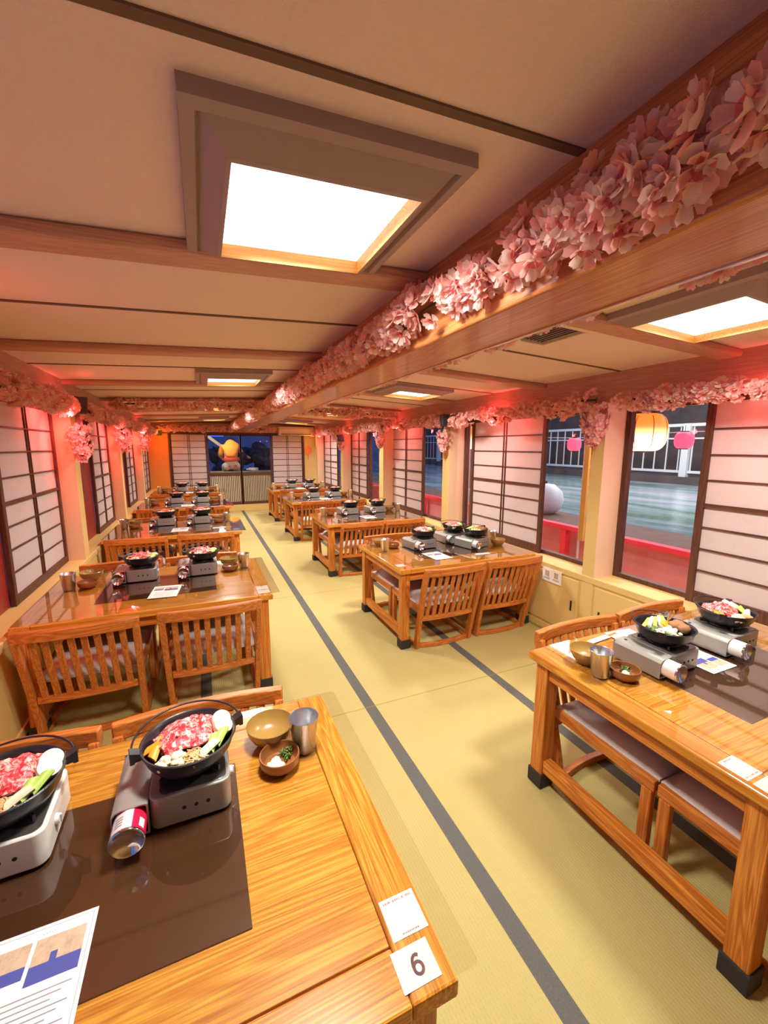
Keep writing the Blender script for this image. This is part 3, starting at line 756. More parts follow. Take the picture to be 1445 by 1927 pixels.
def make_table(label, loc):
    """origin at the near left corner on the floor"""
    t = thing('low_table', label, 'table', loc, 0, 'low oak tables')
    e, s, g = .083, .085, .0022
    zt0, zt1 = .566, TZ
    for x0, x1 in ((0, e), (TW-e, TW)):
        b = MB(); b.box(x0, x1, 0, TD, zt0, zt1); b.build('end_board', TOP['y'], t, bevel=.005)
    for y0, y1 in ((0, s), (TD-s, TD)):
        b = MB(); b.box(e+g*.3, TW-e-g*.3, y0, y1, zt0, zt1-.0003); b.build('edge_board', TOP['x'], t, bevel=.004)
    b = MB(); b.box(e+g, TW-e-g, s+g, TD-s-g, zt0, zt1-.0005); b.build('top_panel', TOP['x'], t, bevel=.0012)
    b = MB(); b.box(.02, TW-.02, .02, TD-.02, zt0-.004, zt0+.012); b.build('underside', DKW['x'], t)
    b = MB(); b.box(.298, .918, .208, .632, TZ-.001, TZ+.0026); b.build('grill_cover', M_GRILL, t, bevel=.001)
    i, w = .024, .062
    for x in (i, TW-i-w):
        for y in (i, TD-i-w):
            b = MB(); b.box(x, x+w, y, y+w, .062, .564); l = b.build('leg', OAK['z'], t, bevel=.004)
            b = MB(); q = .006; b.box(x-q, x+w+q, y-q, y+w+q, .001, .066); b.build('rubber_foot', M_BLACK, l, bevel=.003)
    for x in (i+.008, TW-i-w+.014):
        b = MB(); b.box(x, x+.040, i+w, TD-i-w, .500, .562); b.build('apron', OAK['y'], t, bevel=.004)
        b = MB(); b.box(x, x+.042, i+w, TD-i-w, .075, .132); b.build('stretcher', OAK['y'], t, bevel=.004)
    for y in (i+.008, TD-i-w+.014):
        b = MB(); b.box(i+w, TW-i-w, y, y+.038, .506, .562); b.build('apron', OAK['x'], t, bevel=.004)
    return t
proto = None
for k in TAB:
    x, y = TAB[k]
    if proto is None: proto = make_table(TLAB[k], (x, y, 0))
    else: dup(proto, (x, y, 0), None, TLAB[k])
def cover(k):
    x, y = TAB[k]; over = .042 if k[0] == 'L' else .0
    x0, x1 = (.004, TW+over) if k[0] == 'L' else (-.004, TW-.004)
    b = MB(); b.prism(rrect(x0, x1, .004, TD-.004, .012, 4), 'z', .6030, .6046)
    o = b.build('clear_table_cover', M_VINYL, None, bevel=.0006, seg=1); o.location = (x, y, 0)
    tag(o, 'clear vinyl cover sheet lying on ' + PH[k], 'table cover', 'clear table covers')
for k in TAB: cover(k)

# ------------------------------------------------------------------ slatted floor chairs
def make_chair(label, loc, rz):
    """origin: floor, middle of the back foot line; faces +y"""
    t = thing('floor_chair', label, 'chair', loc, rz, 'slatted floor chairs')
    hw = .222
    def backpt(x, z):                            # the raked, bowed back
        u = z/.61; return (x, -.02*u - .135*u**1.25 - .028*(1-(x/.245)**2)*min(1, u+.35), z)
    for s in (-1, 1):
        b = MB(); b.sweep([backpt(s*(hw+.012*z/.6), z) for z in (.001, .12, .24, .36, .48, .595)], .028, .045, up=(0,1,0)); fixn(b.build('back_post', CHW['z'], t, bevel=.004))
        b = MB(); b.box(s*hw-.014, s*hw+.014, .355, .393, .030, .286); b.build('front_leg', CHW['z'], t, bevel=.004)
        b = MB(); b.box(s*hw-.013, s*hw+.013, .012, .40, .001, .032); b.build('side_runner', CHW['y'], t, bevel=.004)
        b = MB(); b.box(s*hw-.013, s*hw+.013, -.055, .40, .287, .330); b.build('side_rail', CHW['y'], t, bevel=.004)
    b = MB(); b.box(-hw+.013, hw-.013, .372, .396, .290, .328); b.build('front_rail', CHW['x'], t, bevel=.004)
    n = 9; X = [-.250+.5*i/(n-1) for i in range(n)]
    b = MB(); b.sweep([tuple(np.array(backpt(x, .608)) + (0, .0, 0)) for x in X], .030, .052); fixn(b.build('top_rail', CHW['x'], t, bevel=.005, smooth=35))
    X = [-.21+.42*i/(n-1) for i in range(n)]
    b = MB(); b.sweep([backpt(x, .245) for x in X], .020, .036); fixn(b.build('lower_rail', CHW['x'], t, bevel=.003, smooth=35))
    b = MB(); b.sweep([(x, .003-.03*(1-(x/.21)**2), .016) for x in X], .030, .030); fixn(b.build('back_runner', CHW['x'], t, bevel=.003, smooth=35))
    b = MB()
    for k in range(8):
        x = -.176+.352*k/7; b.sweep([backpt(x, z) for z in (.250, .37, .48, .590)], .028, .011, up=(0,1,0))
    fixn(b.build('back_slats', CHW['z'], t, bevel=.002, seg=1))
    b = MB(); nx, ny = 9, 8                       # stuffed seat pad
    G = []
    for j in range(ny+1):
        for i in range(nx+1):
            u, v = -1+2*i/nx, -1+2*j/ny; x = .218*u; y = .18+.222*v
            e = max(abs(u), abs(v)); G.append((x*(1-.02*v*v), y, .332 + .042*(1-e**6)**.5 + .006*math.cos(u*1.4)*math.cos(v*1.4)))
    fs = [(j*(nx+1)+i, j*(nx+1)+i+1, (j+1)*(nx+1)+i+1, (j+1)*(nx+1)+i) for j in range(ny) for i in range(nx)]
    nn = len(G); G2 = G + [(x, y, .322) for x, y, z in G]
    rim = [i for i in range(nx+1)] + [(j*(nx+1)+nx) for j in range(1, ny+1)] + [ny*(nx+1)+i for i in range(nx-1, -1, -1)] + [j*(nx+1) for j in range(ny-1, 0, -1)]
    fs += [tuple(nn+i for i in f[::-1]) for f in fs]
    for a, c in zip(rim, rim[1:]+rim[:1]): fs.append((a, nn+a, nn+c, c))
    b.add(G2, fs); o = fixn(b.build('seat_pad', M_CUSH, t, smooth=70))
    return t
cp = None
def chair(k, far, aisle, dx=0, dy=0):
    global cp
    x0, y0 = TAB[k]
    inner = .842 if k[0] == 'L' else .355
    outer = .315 if k[0] == 'L' else .876
    x = x0 + (inner if aisle else outer) + dx
    if k[0] == 'L' and not far: x = x0 + (.882 if aisle else .305) + dx
    y = y0 + (TD-.012 if far else .018) + dy
    lab = 'slatted wooden floor chair, %s side, %s seat at %s' % ('far' if far else 'near', 'aisle' if aisle else 'window', PH[k])
    if cp is None: cp = make_chair(lab, (x, y, 0), PI if far else 0)
    else: dup(cp, (x, y, 0), PI if far else 0, lab)
chair('L2', False, True, dy=-.012); chair('L2', False, False, dy=-.012)
for k in TAB:
    for far in (True, False):
        for aisle in (True, False):
            if k == 'L2' and not far: continue
            if k == 'L1' and not far: continue           # outside the frame
            if k == 'R1' and not far and not aisle: continue
            chair(k, far, aisle, dy=(-.10 if k == 'L1' else (-.076 if far else -.062) if k == 'R1' else -.014 if far else -.012))

# ------------------------------------------------------------------ gas stoves with their canisters
def make_stove(label, loc, rz, white=False):
    """origin: table top under the middle of the front edge; front faces -y; canister bay on the left (-x)"""
    t = thing('gas_stove', label, 'stove', loc, rz, 'portable gas stoves')
    mat = M_STOVEW if white else M_STOVE
    b = MB(); b.prism(rrect(-.050, .120, 0, .195, .022, 5), 'z', .004, .078); b.build('body', mat, t, bevel=.003, smooth=35)
    b = MB(); b.prism(rrect(-.030, .112, .008, .187, .018, 5), 'z', .0775, .0795); b.build('drip_pan', M_PAN, t, bevel=.001)
    pr = [(-.050, .010), (-.050, .076), (-.056, .0785), (-.100, .0785), (-.112, .074), (-.120, .064), (-.121, .010)]
    ins = [(-.053, .010), (-.053, .073), (-.057, .0755), (-.099, .0755), (-.110, .072), (-.1175, .063), (-.1185, .010)]
    b = MB(); b.prism(pr + ins[::-1], 'y', -.001, .192); o = fixn(b.build('canister_cover', mat, t, smooth=35))
    b = MB(); b.box(-.119, -.050, 0, .192, .004, .010); b.box(-.119, -.050, .188, .192, .010, .074); b.build('bay_floor', mat, t)
    b = MB()
    for x in (.020, .045, .070): b.lathe([(0, .0012), (.0042, .0012), (.0042, 0), (0, 0)], 10, (x, 0, .040), 'y')
    b.build('vent_holes', M_HOLE, t)
    b = MB()
    for k in range(4):
        a = PI/4 + k*PI/2; c, s_ = math.cos(a), math.sin(a)
        b.bar((.035+.030*c, .095+.030*s_, .088), (.035+.088*c, .095+.088*s_, .091), .006, .014)
    b.tube([(.035+.055*math.cos(2*PI*k/24), .095+.055*math.sin(2*PI*k/24), .084) for k in range(24)], .004, 6, True)
    b.build('pan_support', M_IRON, t)
    b = MB(); b.lathe([(0, .0795), (.032, .0795), (.032, .087), (.026, .091), (0, .091)], 20, (.035, .095, 0)); b.build('burner', M_PAN, t, smooth=40)
    b = MB(); b.lathe([(0, 0), (.011, 0), (.010, .008), (0, .008)], 16, (.120, .070, .045), 'x'); b.box(.126, .131, .068, .072, .036, .054); b.build('knob', M_WHITE, t, smooth=40)
    b = MB(); b.lathe([(0, .0008), (.006, .0008), (.006, 0), (0, 0)], 12, (-.085, .165, .0787)); b.build('cover_hole', M_HOLE, t)
    return t
def make_canister(label, loc, rz, mat):
    t = thing('gas_canister', label, 'gas canister', loc, rz, 'gas canisters')
    r = .0325
    b = MB(); b.lathe([(0, .10), (.012, .10), (.016, .092), (.028, .084), (r, .075), (r, -.050), (r-.0005, -.052)], 28, (0, 0, 0), 'y'); 
    for i, (x, y, z) in enumerate(b.v): b.v[i] = (x, -y, z)
    fixn(b.build('body', mat, t, smooth=40))
    b = MB(); b.lathe([(r-.0006, .049), (r+.0012, .051), (r+.0012, .055), (r-.001, .0565), (r-.004, .055), (.024, .051), (.012, .0465), (0, .045)], 28, (0, 0, 0), 'y')
    fixn(b.build('base_rim', M_BRIGHT, t, smooth=60))
    if mat is M_CAN:
        b = MB()
        def patch(a0, a1, y0, y1, mi, lift=.0003):
            n = 6; vs = []
            for k in range(n+1):
                a = a0+(a1-a0)*k/n
                for y in (y0, y1): vs.append(((r+lift)*math.sin(a), y, (r+lift)*math.cos(a)))
            b.add(vs, [(2*k, 2*k+1, 2*k+3, 2*k+2) for k in range(n)], mi)
        patch(-.62, -.20, -.005, .03, 0)
        patch(.75, 1.15, -.044, -.022, 1)
        for q in range(4): patch(-.75, -.25, -.040+.007*q, -.036+.007*q, 2)
        b.build('printing', [flat('can_red', S(214,70,96), .4), M_PAPERW, M_INK], t)
    return t
sp_ = {}; cpn = {}
def stove(k, lx, ly, who, rz=0, white=False, can='plain', show_can=True):
    """lx, ly: the front edge's middle, from the table's near left corner"""
    x0, y0 = TAB[k]; loc = (x0+lx, y0+ly, ZB)
    lab = 'grey portable gas stove, %s, on %s' % (who, PH[k])
    if white: lab = lab.replace('grey', 'cream white')
    if white not in sp_: sp_[white] = make_stove(lab, loc, rz, white)
    else: dup(sp_[white], loc, rz, lab)
    c, s_ = math.cos(rz), math.sin(rz); px, py = -.0845, .002
    cl = (loc[0]+px*c-py*s_, loc[1]+px*s_+py*c, ZB+.0107+.0330)
    lab = ('%s gas canister in the %s stove on %s' % ('red and white printed' if can == 'red' else 'pale', who, PH[k]))
    mat = M_CAN if can == 'red' else M_CANP
    if can not in cpn: cpn[can] = make_canister(lab, cl, rz, mat)
    else: dup(cpn[can], cl, rz, lab)
    return (loc[0]+.035*c-.095*s_, loc[1]+.035*s_+.095*c, ZB+.098)

# ------------------------------------------------------------------ iron pots and what is cooking in them
def make_pot(label, loc, rz):
    t = thing('iron_pot', label, 'pot', loc, rz, 'black iron hot pots'); t.scale = (.92, .92, .95)
    b = MB(); b.lathe([(0, 0), (.078, 0), (.092, .006), (.104, .024), (.112, .050), (.115, .0515), (.1165, .054), (.114, .056), (.110, .0545), (.1065, .046), (.100, .022), (.088, .009), (.074, .005), (0, .005)], 48)
    fixn(b.build('bowl', M_IRON, t, smooth=50))
    for s in (-1, 1):
        b = MB(); x = [.112, .126, .126, .137, .137, .112]; z = [.040, .040, .036, .036, .068, .058]
        b.prism([(s*a, c) for a, c in zip(x, z)], 'y', -.013, .013); fixn(b.build('lug', M_IRON, t, bevel=.004))
    b = MB(); n = 28; P = []
    for k in range(n+1):
        a = PI*k/n; P.append((.131*math.cos(a), .121*math.sin(a)+.004, .060+.012*math.sin(a)))
    b.tube(P, .0028, 7); b.build('bail_handle', M_IRON, t, smooth=179)
    return t
pp = []
def blade(rng, c, L, w, h, ang, tilt, mat_mi, b):
    """a short thick chunk lying in the pot"""
    d = Vector((math.cos(ang), math.sin(ang), tilt)).normalized(); n = 8
    side = d.cross(Vector((0,0,1))).normalized(); up = side.cross(d)
    vs = []
    for e, k in ((-1, 0), (1, 1)):
        for q in range(n):
            a = 2*PI*q/n; vs.append(Vector(c) + d*(L/2*e + (.3*w*math.cos(a) if e > 0 else -.3*w*math.cos(a))) + side*w/2*math.cos(a) + up*h/2*math.sin(a))
    b.add(vs, [tuple(range(n))[::-1], tuple(range(n, 2*n))] + [(q, (q+1)%n, n+(q+1)%n, n+q) for q in range(n)], mat_mi)
def food(name, label, cat, mb, mat, loc, group=None, kind=None, smooth=50):
    o = fixn(mb.build(name, mat, None, smooth=smooth, loc=loc))
    if ' pot on ' in label: o.scale = (.92, .92, .95)
    return tag(o, label, cat, group, kind)
def beef_sheet(rng, cx, cy, z, lx, ly, ang, b, fold=.006):
    nu, nv = 12, 8; vs = []
    for lay in (0, 1):
        for j in range(nv+1):
            for i in range(nu+1):
                u, v = -1+2*i/nu, -1+2*j/nv
                x = lx*u*(1-.08*v*v+.05*math.sin(5*v+ang)); y = ly*v*(1-.12*u*u+.06*math.sin(4*u))
                zz = z + .030*(1-.62*(u*u+v*v)) + fold*math.sin(6*u+3*v+ang*3) + .5*fold*math.sin(11*v-4*u) - (.004 if lay else 0)
                vs.append((cx+x*math.cos(ang)-y*math.sin(ang), cy+x*math.sin(ang)+y*math.cos(ang), zz))
    w = nu+1; fs = [(j*w+i, j*w+i+1, (j+1)*w+i+1, (j+1)*w+i) for j in range(nv) for i in range(nu)]
    M = (nu+1)*(nv+1); fs += [tuple(M+i for i in f[::-1]) for f in fs]
    rim = list(range(w)) + [j*w+nu for j in range(1, nv+1)] + [nv*w+i for i in range(nu-1, -1, -1)] + [j*w for j in range(nv-1, 0, -1)]
    for a, c in zip(rim, rim[1:]+rim[:1]): fs.append((a, M+a, M+c, c))
    b.add(vs, fs)
def heap(rng, c, r, h, n, size, b, mi=0):
    for k in range(n):
        a = rng.uniform(0, 2*PI); q = math.sqrt(rng.random()); s = size*rng.uniform(.7, 1.3)
        b.blob((c[0]+r[0]*q*math.cos(a), c[1]+r[1]*q*math.sin(a), c[2]+h*(1-q*q)*rng.uniform(.6, 1)), (s, s*.9, s*.8), 7, 5, .1, rng, a, mi)
def noodles(rng, c, r, h, n, b):
    for k in range(n):
        a = rng.uniform(0, 6.3); q = rng.random(); P = []; cx, cy = c[0]+r*q*.6*math.cos(a), c[1]+r*q*.6*math.sin(a)
        a2 = rng.uniform(0, 6.3)
        for j in range(6):
            t = j/5-.5; P.append((cx+r*t*math.cos(a2)+.006*math.sin(6*t+a), cy+r*.8*t*math.sin(a2)+.006*math.cos(5*t+a), c[2]+h*(1-2*t*t)*rng.uniform(.7, 1)))
        b.tube(P, .0021, 5)
SH = {'L1': 'front left', 'L2': 'second left', 'L3': 'third left', 'L4': 'fourth left', 'L5': 'rearmost left', 'R1': 'front right', 'R2': 'second right', 'R3': 'third right', 'R4': 'fourth right', 'R5': 'rearmost right'}
def pot(k, who, loc, rz=.15, style='beef', level=1, seed=0):
    rng = random.Random(seed*7+5)
    where = 'in the %s pot on %s' % (who, PH[k])
    lab = 'shallow black iron pot, %s, on %s' % (who, PH[k])
    if not pp: pp.append(make_pot(lab, loc, rz))
    else: dup(pp[0], loc, rz, lab)
    X, Y, Z = loc; g = '%s pot of the %s table' % (who, SH[k])
    z0 = .030
    if style == 'beef':
        b = MB()
        beef_sheet(rng, -.008, .026, z0+.006, .074, .066, .3, b)
        if level >= 1: beef_sheet(rng, -.020, .008, z0+.010, .058, .045, .55, b); beef_sheet(rng, .022, .028, z0+.008, .040, .050, -.2, b)
        if level >= 2: beef_sheet(rng, -.012, .022, z0+.022, .036, .030, .9, b, .005)
        food('beef_slices', 'marbled raw beef slices heaped ' + where, 'beef', b, M_BEEF, (X, Y, Z))
        b = MB(); heap(rng, (-.035, -.066, z0+.004), (.038, .026), .022, 44 if level >= 2 else 9, .0085 if level >= 2 else .012, b)
        food('enoki_mushrooms', 'pale enoki mushroom tips ' + where, 'mushrooms', b, M_ENOKI, (X, Y, Z), kind='stuff')
        b = MB(); noodles(rng, (.012, -.070, z0+.004), .040, .014, 26 if level >= 2 else 8, b)
        food('noodles', 'brown yam noodles ' + where, 'noodles', b, M_NOODLE, (X, Y, Z), kind='stuff')
        if level >= 2:
            for i, (cx, cy, a) in enumerate(((.055, -.045, 1.2), (.075, -.028, 1.0), (.046, -.062, .5))):
                b = MB(); blade(rng, (cx, cy, z0+.018), .042, .024, .020, a, .35, 0, b); food('leek_chunk', 'green leek chunk ' + where, 'leek', b, M_LEEK if i < 2 else M_LEEKW, (X, Y, Z), 'leek chunks ' + where)
            for i, (cx, cy, a) in enumerate(((.083, .005, .4), (.080, .034, .9))):
                b = MB(); b.lathe([(0, -.008), (.024, -.008), (.026, 0), (.024, .008), (0, .008)], 20); 
                b.v = [tuple(Vector((cx, cy, z0+.024)) + Euler((.5, .2-.5*i, a)).to_matrix() @ Vector(p)) for p in b.v]
                food('tofu_slice', 'round pale tofu slice ' + where, 'tofu', b, M_TOFU, (X, Y, Z), 'tofu slices ' + where)
            for i, (cx, cy, a) in enumerate(((-.086, -.005, .2), (-.080, -.030, 1.3), (-.066, .002, 2.2))):
                b = MB(); blade(rng, (cx, cy, z0+.018), .030, .024, .011, a, .3, 0, b); food('carrot_slice', 'orange carrot slice ' + where, 'carrot', b, M_CARROT, (X, Y, Z), 'carrot slices ' + where)
            b = MB(); blade(rng, (-.055, .045, z0+.012), .06, .03, .012, 1.0, .1, 0, b); food('green_leaf', 'dark green leaf tucked behind the beef ' + where, 'leaf', b, M_SCAL, (X, Y, Z))
        else:
            b = MB(); blade(rng, (.066, -.02, z0+.016), .05, .034, .022, 1.2, .2, 0, b); food('leek_chunk', 'green leek chunk ' + where, 'leek', b, M_LEEK, (X, Y, Z))
            b = MB(); b.blob((.074, .03, z0+.016), (.026, .026, .014), 12, 7); food('tofu_slice', 'round pale tofu slice ' + where, 'tofu', b, M_TOFU, (X, Y, Z))
            b = MB(); blade(rng, (-.078, -.01, z0+.016), .034, .026, .014, .8, .2, 0, b); food('carrot_slice', 'orange carrot slice ' + where, 'carrot', b, M_CARROT, (X, Y, Z))
    elif style == 'veg':
        for i in range(5):
            b = MB(); blade(rng, (-.045+.022*i, .052-.006*i, z0+.020+.003*(i % 2)), .085, .016, .014, .35+.12*i, .15, 0, b); food('leek_chunk', 'pale leek stick ' + where, 'leek', b, M_LEEKW if i % 2 else M_LEEK, (X, Y, Z), 'leek sticks ' + where)
        b = MB(); heap(rng, (-.020, -.030, z0+.004), (.055, .038), .020, 46, .009, b); food('soybean_sprouts', 'pale mushroom tips heaped ' + where, 'mushrooms', b, M_ENOKI, (X, Y, Z), kind='stuff')
        for i, (cx, cy) in enumerate(((.058, -.045), (.078, -.010), (.050, -.010))):
            b = MB(); b.blob((cx, cy, z0+.014), (.030, .026, .020), 12, 8, .09, rng, i); food('shiitake_clump', 'brown mushroom clump ' + where, 'mushroom', b, M_SHIIT, (X, Y, Z), 'mushroom clumps ' + where)
        b = MB(); blade(rng, (.006, .008, z0+.026), .034, .026, .012, .5, .2, 0, b); food('carrot_slice', 'orange carrot slice ' + where, 'carrot', b, M_CARROT, (X, Y, Z))
        for i, (cx, cy) in enumerate(((-.072, .0), (-.058, -.058))):
            b = MB(); blade(rng, (cx, cy, z0+.018), .030, .014, .010, .9+i, .2, 0, b); food('green_leaf', 'dark green leaf ' + where, 'leaf', b, M_SCAL, (X, Y, Z), 'green leaves ' + where)
        b = MB()
        for i in range(16): a = rng.uniform(-.5, .9); b.tube([(.06+.006*rng.random(), .03, z0+.012), (.085+.02*math.cos(a), .035+.02*math.sin(a), z0+.03+.012*rng.random())], [.0016, .0026], 5)
        food('sprouts', 'thin mushroom stems at the back ' + where, 'mushrooms', b, M_SHIIT, (X, Y, Z), kind='stuff')

# ------------------------------------------------------------------ cups, bowls, dishes, papers
def make_cup(label, loc):
    t = thing('steel_tumbler', label, 'cup', loc, 0, 'steel tumblers')
    b = MB(); b.lathe([(0, .0005), (.0285, .0005), (.030, .002), (.040, .0965), (.0412, .098), (.0405, .099), (.0388, .097), (.029, .006), (0, .005)], 40); fixn(b.build('wall', M_STEEL, t, smooth=50)); return t
def make_bowl(label, loc):
    t = thing('soup_bowl', label, 'bowl', loc, 0, 'brown bowls')
    b = MB(); b.lathe([(0, .006), (.030, .006), (.031, .0005), (.036, .0005), (.037, .008), (.052, .018), (.062, .036), (.066, .054), (.0645, .0555), (.060, .038), (.050, .022), (.034, .012), (0, .011)], 40); fixn(b.build('shell', M_BOWL, t, smooth=50)); return t
def make_dish(label, loc):
    t = thing('relish_dish', label, 'dish', loc, 0, 'small brown relish dishes')
    b = MB(); b.lathe([(0, .004), (.030, .004), (.032, .0005), (.040, .0005), (.050, .012), (.053, .030), (.0515, .0365), (.049, .0365), (.0475, .020), (.040, .009), (0, .008)], 36); fixn(b.build('shell', M_DISH, t, smooth=50)); return t
MK = {'cup': make_cup, 'bowl': make_bowl, 'dish': make_dish}; MP = {}
NM = {'cup': 'hammered steel tumbler', 'bowl': 'empty brown soup bowl', 'dish': 'small brown relish dish'}
def ware(kind, k, lx, ly, who):
    x0, y0 = TAB[k]; loc = (x0+lx, y0+ly, ZB)
    lab = '%s, %s end, on %s' % (NM[kind], who, PH[k])
    if kind not in MP: MP[kind] = MK[kind](lab, loc)
    else: dup(MP[kind], loc, None, lab)
    if kind == 'dish':
        rng = random.Random(int(loc[0]*1000)+7); w = 'in the %s end relish dish on %s' % (who, PH[k])
        big = k in ('L1', 'R1')
        b = MB()
        for i in range(7 if big else 3): b.blob((-.014+rng.uniform(-.012, .014), -.012+rng.uniform(-.010, .010), .012+rng.uniform(0, .010)), (.013, .010, .008), 9, 6, .15, rng, rng.uniform(0, 3))
        food('grated_radish', 'white grated radish ' + w, 'relish', b, M_LEEKW, loc, kind='stuff')
        b = MB()
        for i in range(46 if big else 10):
            a = rng.uniform(0, 6.3); q = rng.random()**.5; c = Vector((.020+.018*q*math.cos(a), .016+.016*q*math.sin(a), .013+.012*rng.random()))
            b.bar(c, c+Vector((rng.uniform(-.012, .012), rng.uniform(-.012, .012), rng.uniform(-.002, .004))), .003, .002)
        food('chopped_scallion', 'chopped green scallion ' + w, 'relish', b, M_SCAL, loc, kind='stuff')
def sheet(name, label, cat, k, lx, ly, w, h, rz, z=None, group=None):
    """a printed sheet; own frame x right, y up the page"""
    x0, y0 = TAB[k]
    t = thing(name, label, cat, (x0+lx, y0+ly, ZB if z is None else z), rz, group)
    b = MB(); b.box(-w/2, w/2, -h/2, h/2, 0, .0005); b.build('paper', M_PAPERW, t); return t
def rects(t, name, mat, rs, z=.0005):
    b = MB()
    for x0, x1, y0, y1 in rs: b.box(x0, x1, y0, y1, z, z+.0002)
    return b.build(name, mat, t)
mp_ = []
def menu(k, lx, ly, rz, z=None):
    w, h = .150, .212; lab = 'white printed menu sheet with a blue photo block lying on ' + PH[k]
    x0, y0 = TAB[k]
    if mp_: return dup(mp_[0], (x0+lx, y0+ly, ZB if z is None else z), rz, lab)
    t = sheet('menu_sheet', lab, 'menu', k, lx, ly, w, h, rz, z, 'printed menu sheets'); mp_.append(t)
    e = .006
    rects(t, 'border_line', M_INK, [(-w/2+e, w/2-e, h/2-e-.0008, h/2-e), (-w/2+e, w/2-e, -h/2+e, -h/2+e+.0008), (-w/2+e, -w/2+e+.0008, -h/2+e, h/2-e), (w/2-e-.0008, w/2-e, -h/2+e, h/2-e)])
    rects(t, 'photo', M_PHOTO, [(-.010, .062, .040, .082), (-.066, -.016, .046, .082)])
    rects(t, 'blue_block', M_BLUE, [(-.010, .062, .012, .040), (-.066, -.016, .026, .046), (.016, .026, .040, .054)], .0006)
    rects(t, 'flourish', M_INK, [(-.004+.004*i, -.002+.004*i, .0885+.001*(i % 3), .0895+.001*(i % 3)) for i in range(6)])
    rects(t, 'text_lines', M_INK, [(-.058+.006*(i % 2), .058-.012*(i % 3), -.004-.0085*i, -.002-.0085*i) for i in range(11)])
    return t
ck = []
def card(k, lx, ly, rz=0, fine=False):
    lab = 'white square card with small print at the aisle end of ' + PH[k]
    x0, y0 = TAB[k]
    if ck: return dup(ck[0], (x0+lx, y0+ly, TZ+.0004), rz, lab)
    t = sheet('printed_card', lab, 'card', k, lx, ly, .069, .070, rz, TZ+.0004, 'printed cards'); ck.append(t)
    rr = random.Random(4); x = -.028; q = []
    while x < .028: w = rr.uniform(.0015, .004); q.append((x, min(x+w, .028), .0255, .0295)); x += w+(.0012 if rr.random() < .8 else .005)
    rects(t, 'heading', M_INKR, q)
    x = -.014; q = []
    while x < .018: w = rr.uniform(.0015, .003); q.append((x, x+w, -.0305, -.0275)); x += w+.0010
    rects(t, 'footer', M_INK, q)
    return t
for_number = []
def number_card(k, lx, ly, txt=None):
    t = sheet('number_card', 'white card with the number 6 at the corner of the front left table' if txt else 'small white number card at the aisle corner of ' + PH[k], 'card', k, lx, ly, .068, .058, 0, TZ+.0004, 'table number cards')
    if txt:
        b = MB(); n = 28; hw = .0024                 # a bold sans-serif six: a ring and a curved stem
        def ribbon(pts, closed):
            L, R = [], []
            m = len(pts)
            for i in range(m):
                p = Vector(pts[i]); q0 = Vector(pts[(i-1) % m if closed else max(i-1, 0)]); q1 = Vector(pts[(i+1) % m if closed else min(i+1, m-1)])
                d = (q1-q0).normalized(); nn = Vector((-d.y, d.x)); L.append(p+nn*hw); R.append(p-nn*hw)
            vs = [(q.x, q.y, 0) for q in L] + [(q.x, q.y, 0) for q in R]
            fs = [(i, (i+1) % m, m+(i+1) % m, m+i) for i in range(m if closed else m-1)]
            b.add(vs, fs)
        ring = [(.0072*math.cos(2*PI*k/n), -.0045+.0076*math.sin(2*PI*k/n)) for k in range(n)]
        ribbon(ring, True)
        nr = len(b.v)
        stem = [(-.0072, -.0045), (-.0073, .0000), (-.0064, .0052), (-.0042, .0093), (-.0008, .0117), (.0030, .0120), (.0062, .0102)]
        ribbon(stem, False)
        for i, p in enumerate(b.v): b.v[i] = (p[0]*1.05+.003, p[1]*1.12-.001, .0008 if i < nr else .0009)
        b.build('digit', M_INKD, t)
    return t
def sticks(k, lx, ly, rz, lab):
    x0, y0 = TAB[k]
    t = thing('chopstick_sleeve', lab, 'chopsticks', (x0+lx, y0+ly, ZB), rz, 'chopsticks in paper sleeves')
    b = MB(); b.box(-.075, .055, -.014, .014, 0, .004); b.build('sleeve', M_PAPERW, t, bevel=.001)
    b = MB(); b.bar((.05, -.004, .0025), (.115, -.004, .0025), .0045, .004); b.bar((.05, .004, .0025), (.115, .004, .0025), .0045, .004); b.build('sticks', LIP['x'], t)

# ---- what stands on each table
# front left (number 6)
p = stove('L1', .782, .482, 'aisle-side', 0, can='red'); pot('L1', 'aisle-side', p, .20, 'beef', 2, 1)
p = stove('L1', .430, .482, 'window-side', .02, white=True, can='red'); pot('L1', 'window-side', p, .3, 'beef', 2, 2)
ware('cup', 'L1', 1.103, .610, 'aisle'); ware('bowl', 'L1', 1.020, .680, 'aisle'); ware('dish', 'L1', 1.028, .572, 'aisle')
menu('L1', .586, .249, 0)
card('L1', 1.174, .122); number_card('L1', 1.160, .046, '6')
# front right
p = stove('R1', .387, .478, 'aisle-side', 0); pot('R1', 'aisle-side', p, .5, 'veg', 2, 3)
p = stove('R1', .800, .478, 'window-side', 0); pot('R1', 'window-side', p, .4, 'beef', 2, 4)
ware('cup', 'R1', .098, .590, 'aisle'); ware('bowl', 'R1', .135, .680, 'aisle'); ware('dish', 'R1', .172, .545, 'aisle')
menu('R1', .578, .530, PI)
card('R1', .053, .120, PI); number_card('R1', .053, .046)
sticks('R1', .36, .80, .1, 'paper chopstick sleeve near the far edge of the front right table')
t = sheet('paper_napkin', 'white patch standing for a napkin near the far edge of the front right table', 'napkin', 'R1', .50, .795, .15, .07, -.1)  # added sheet standing in for a reflection on the clear cover
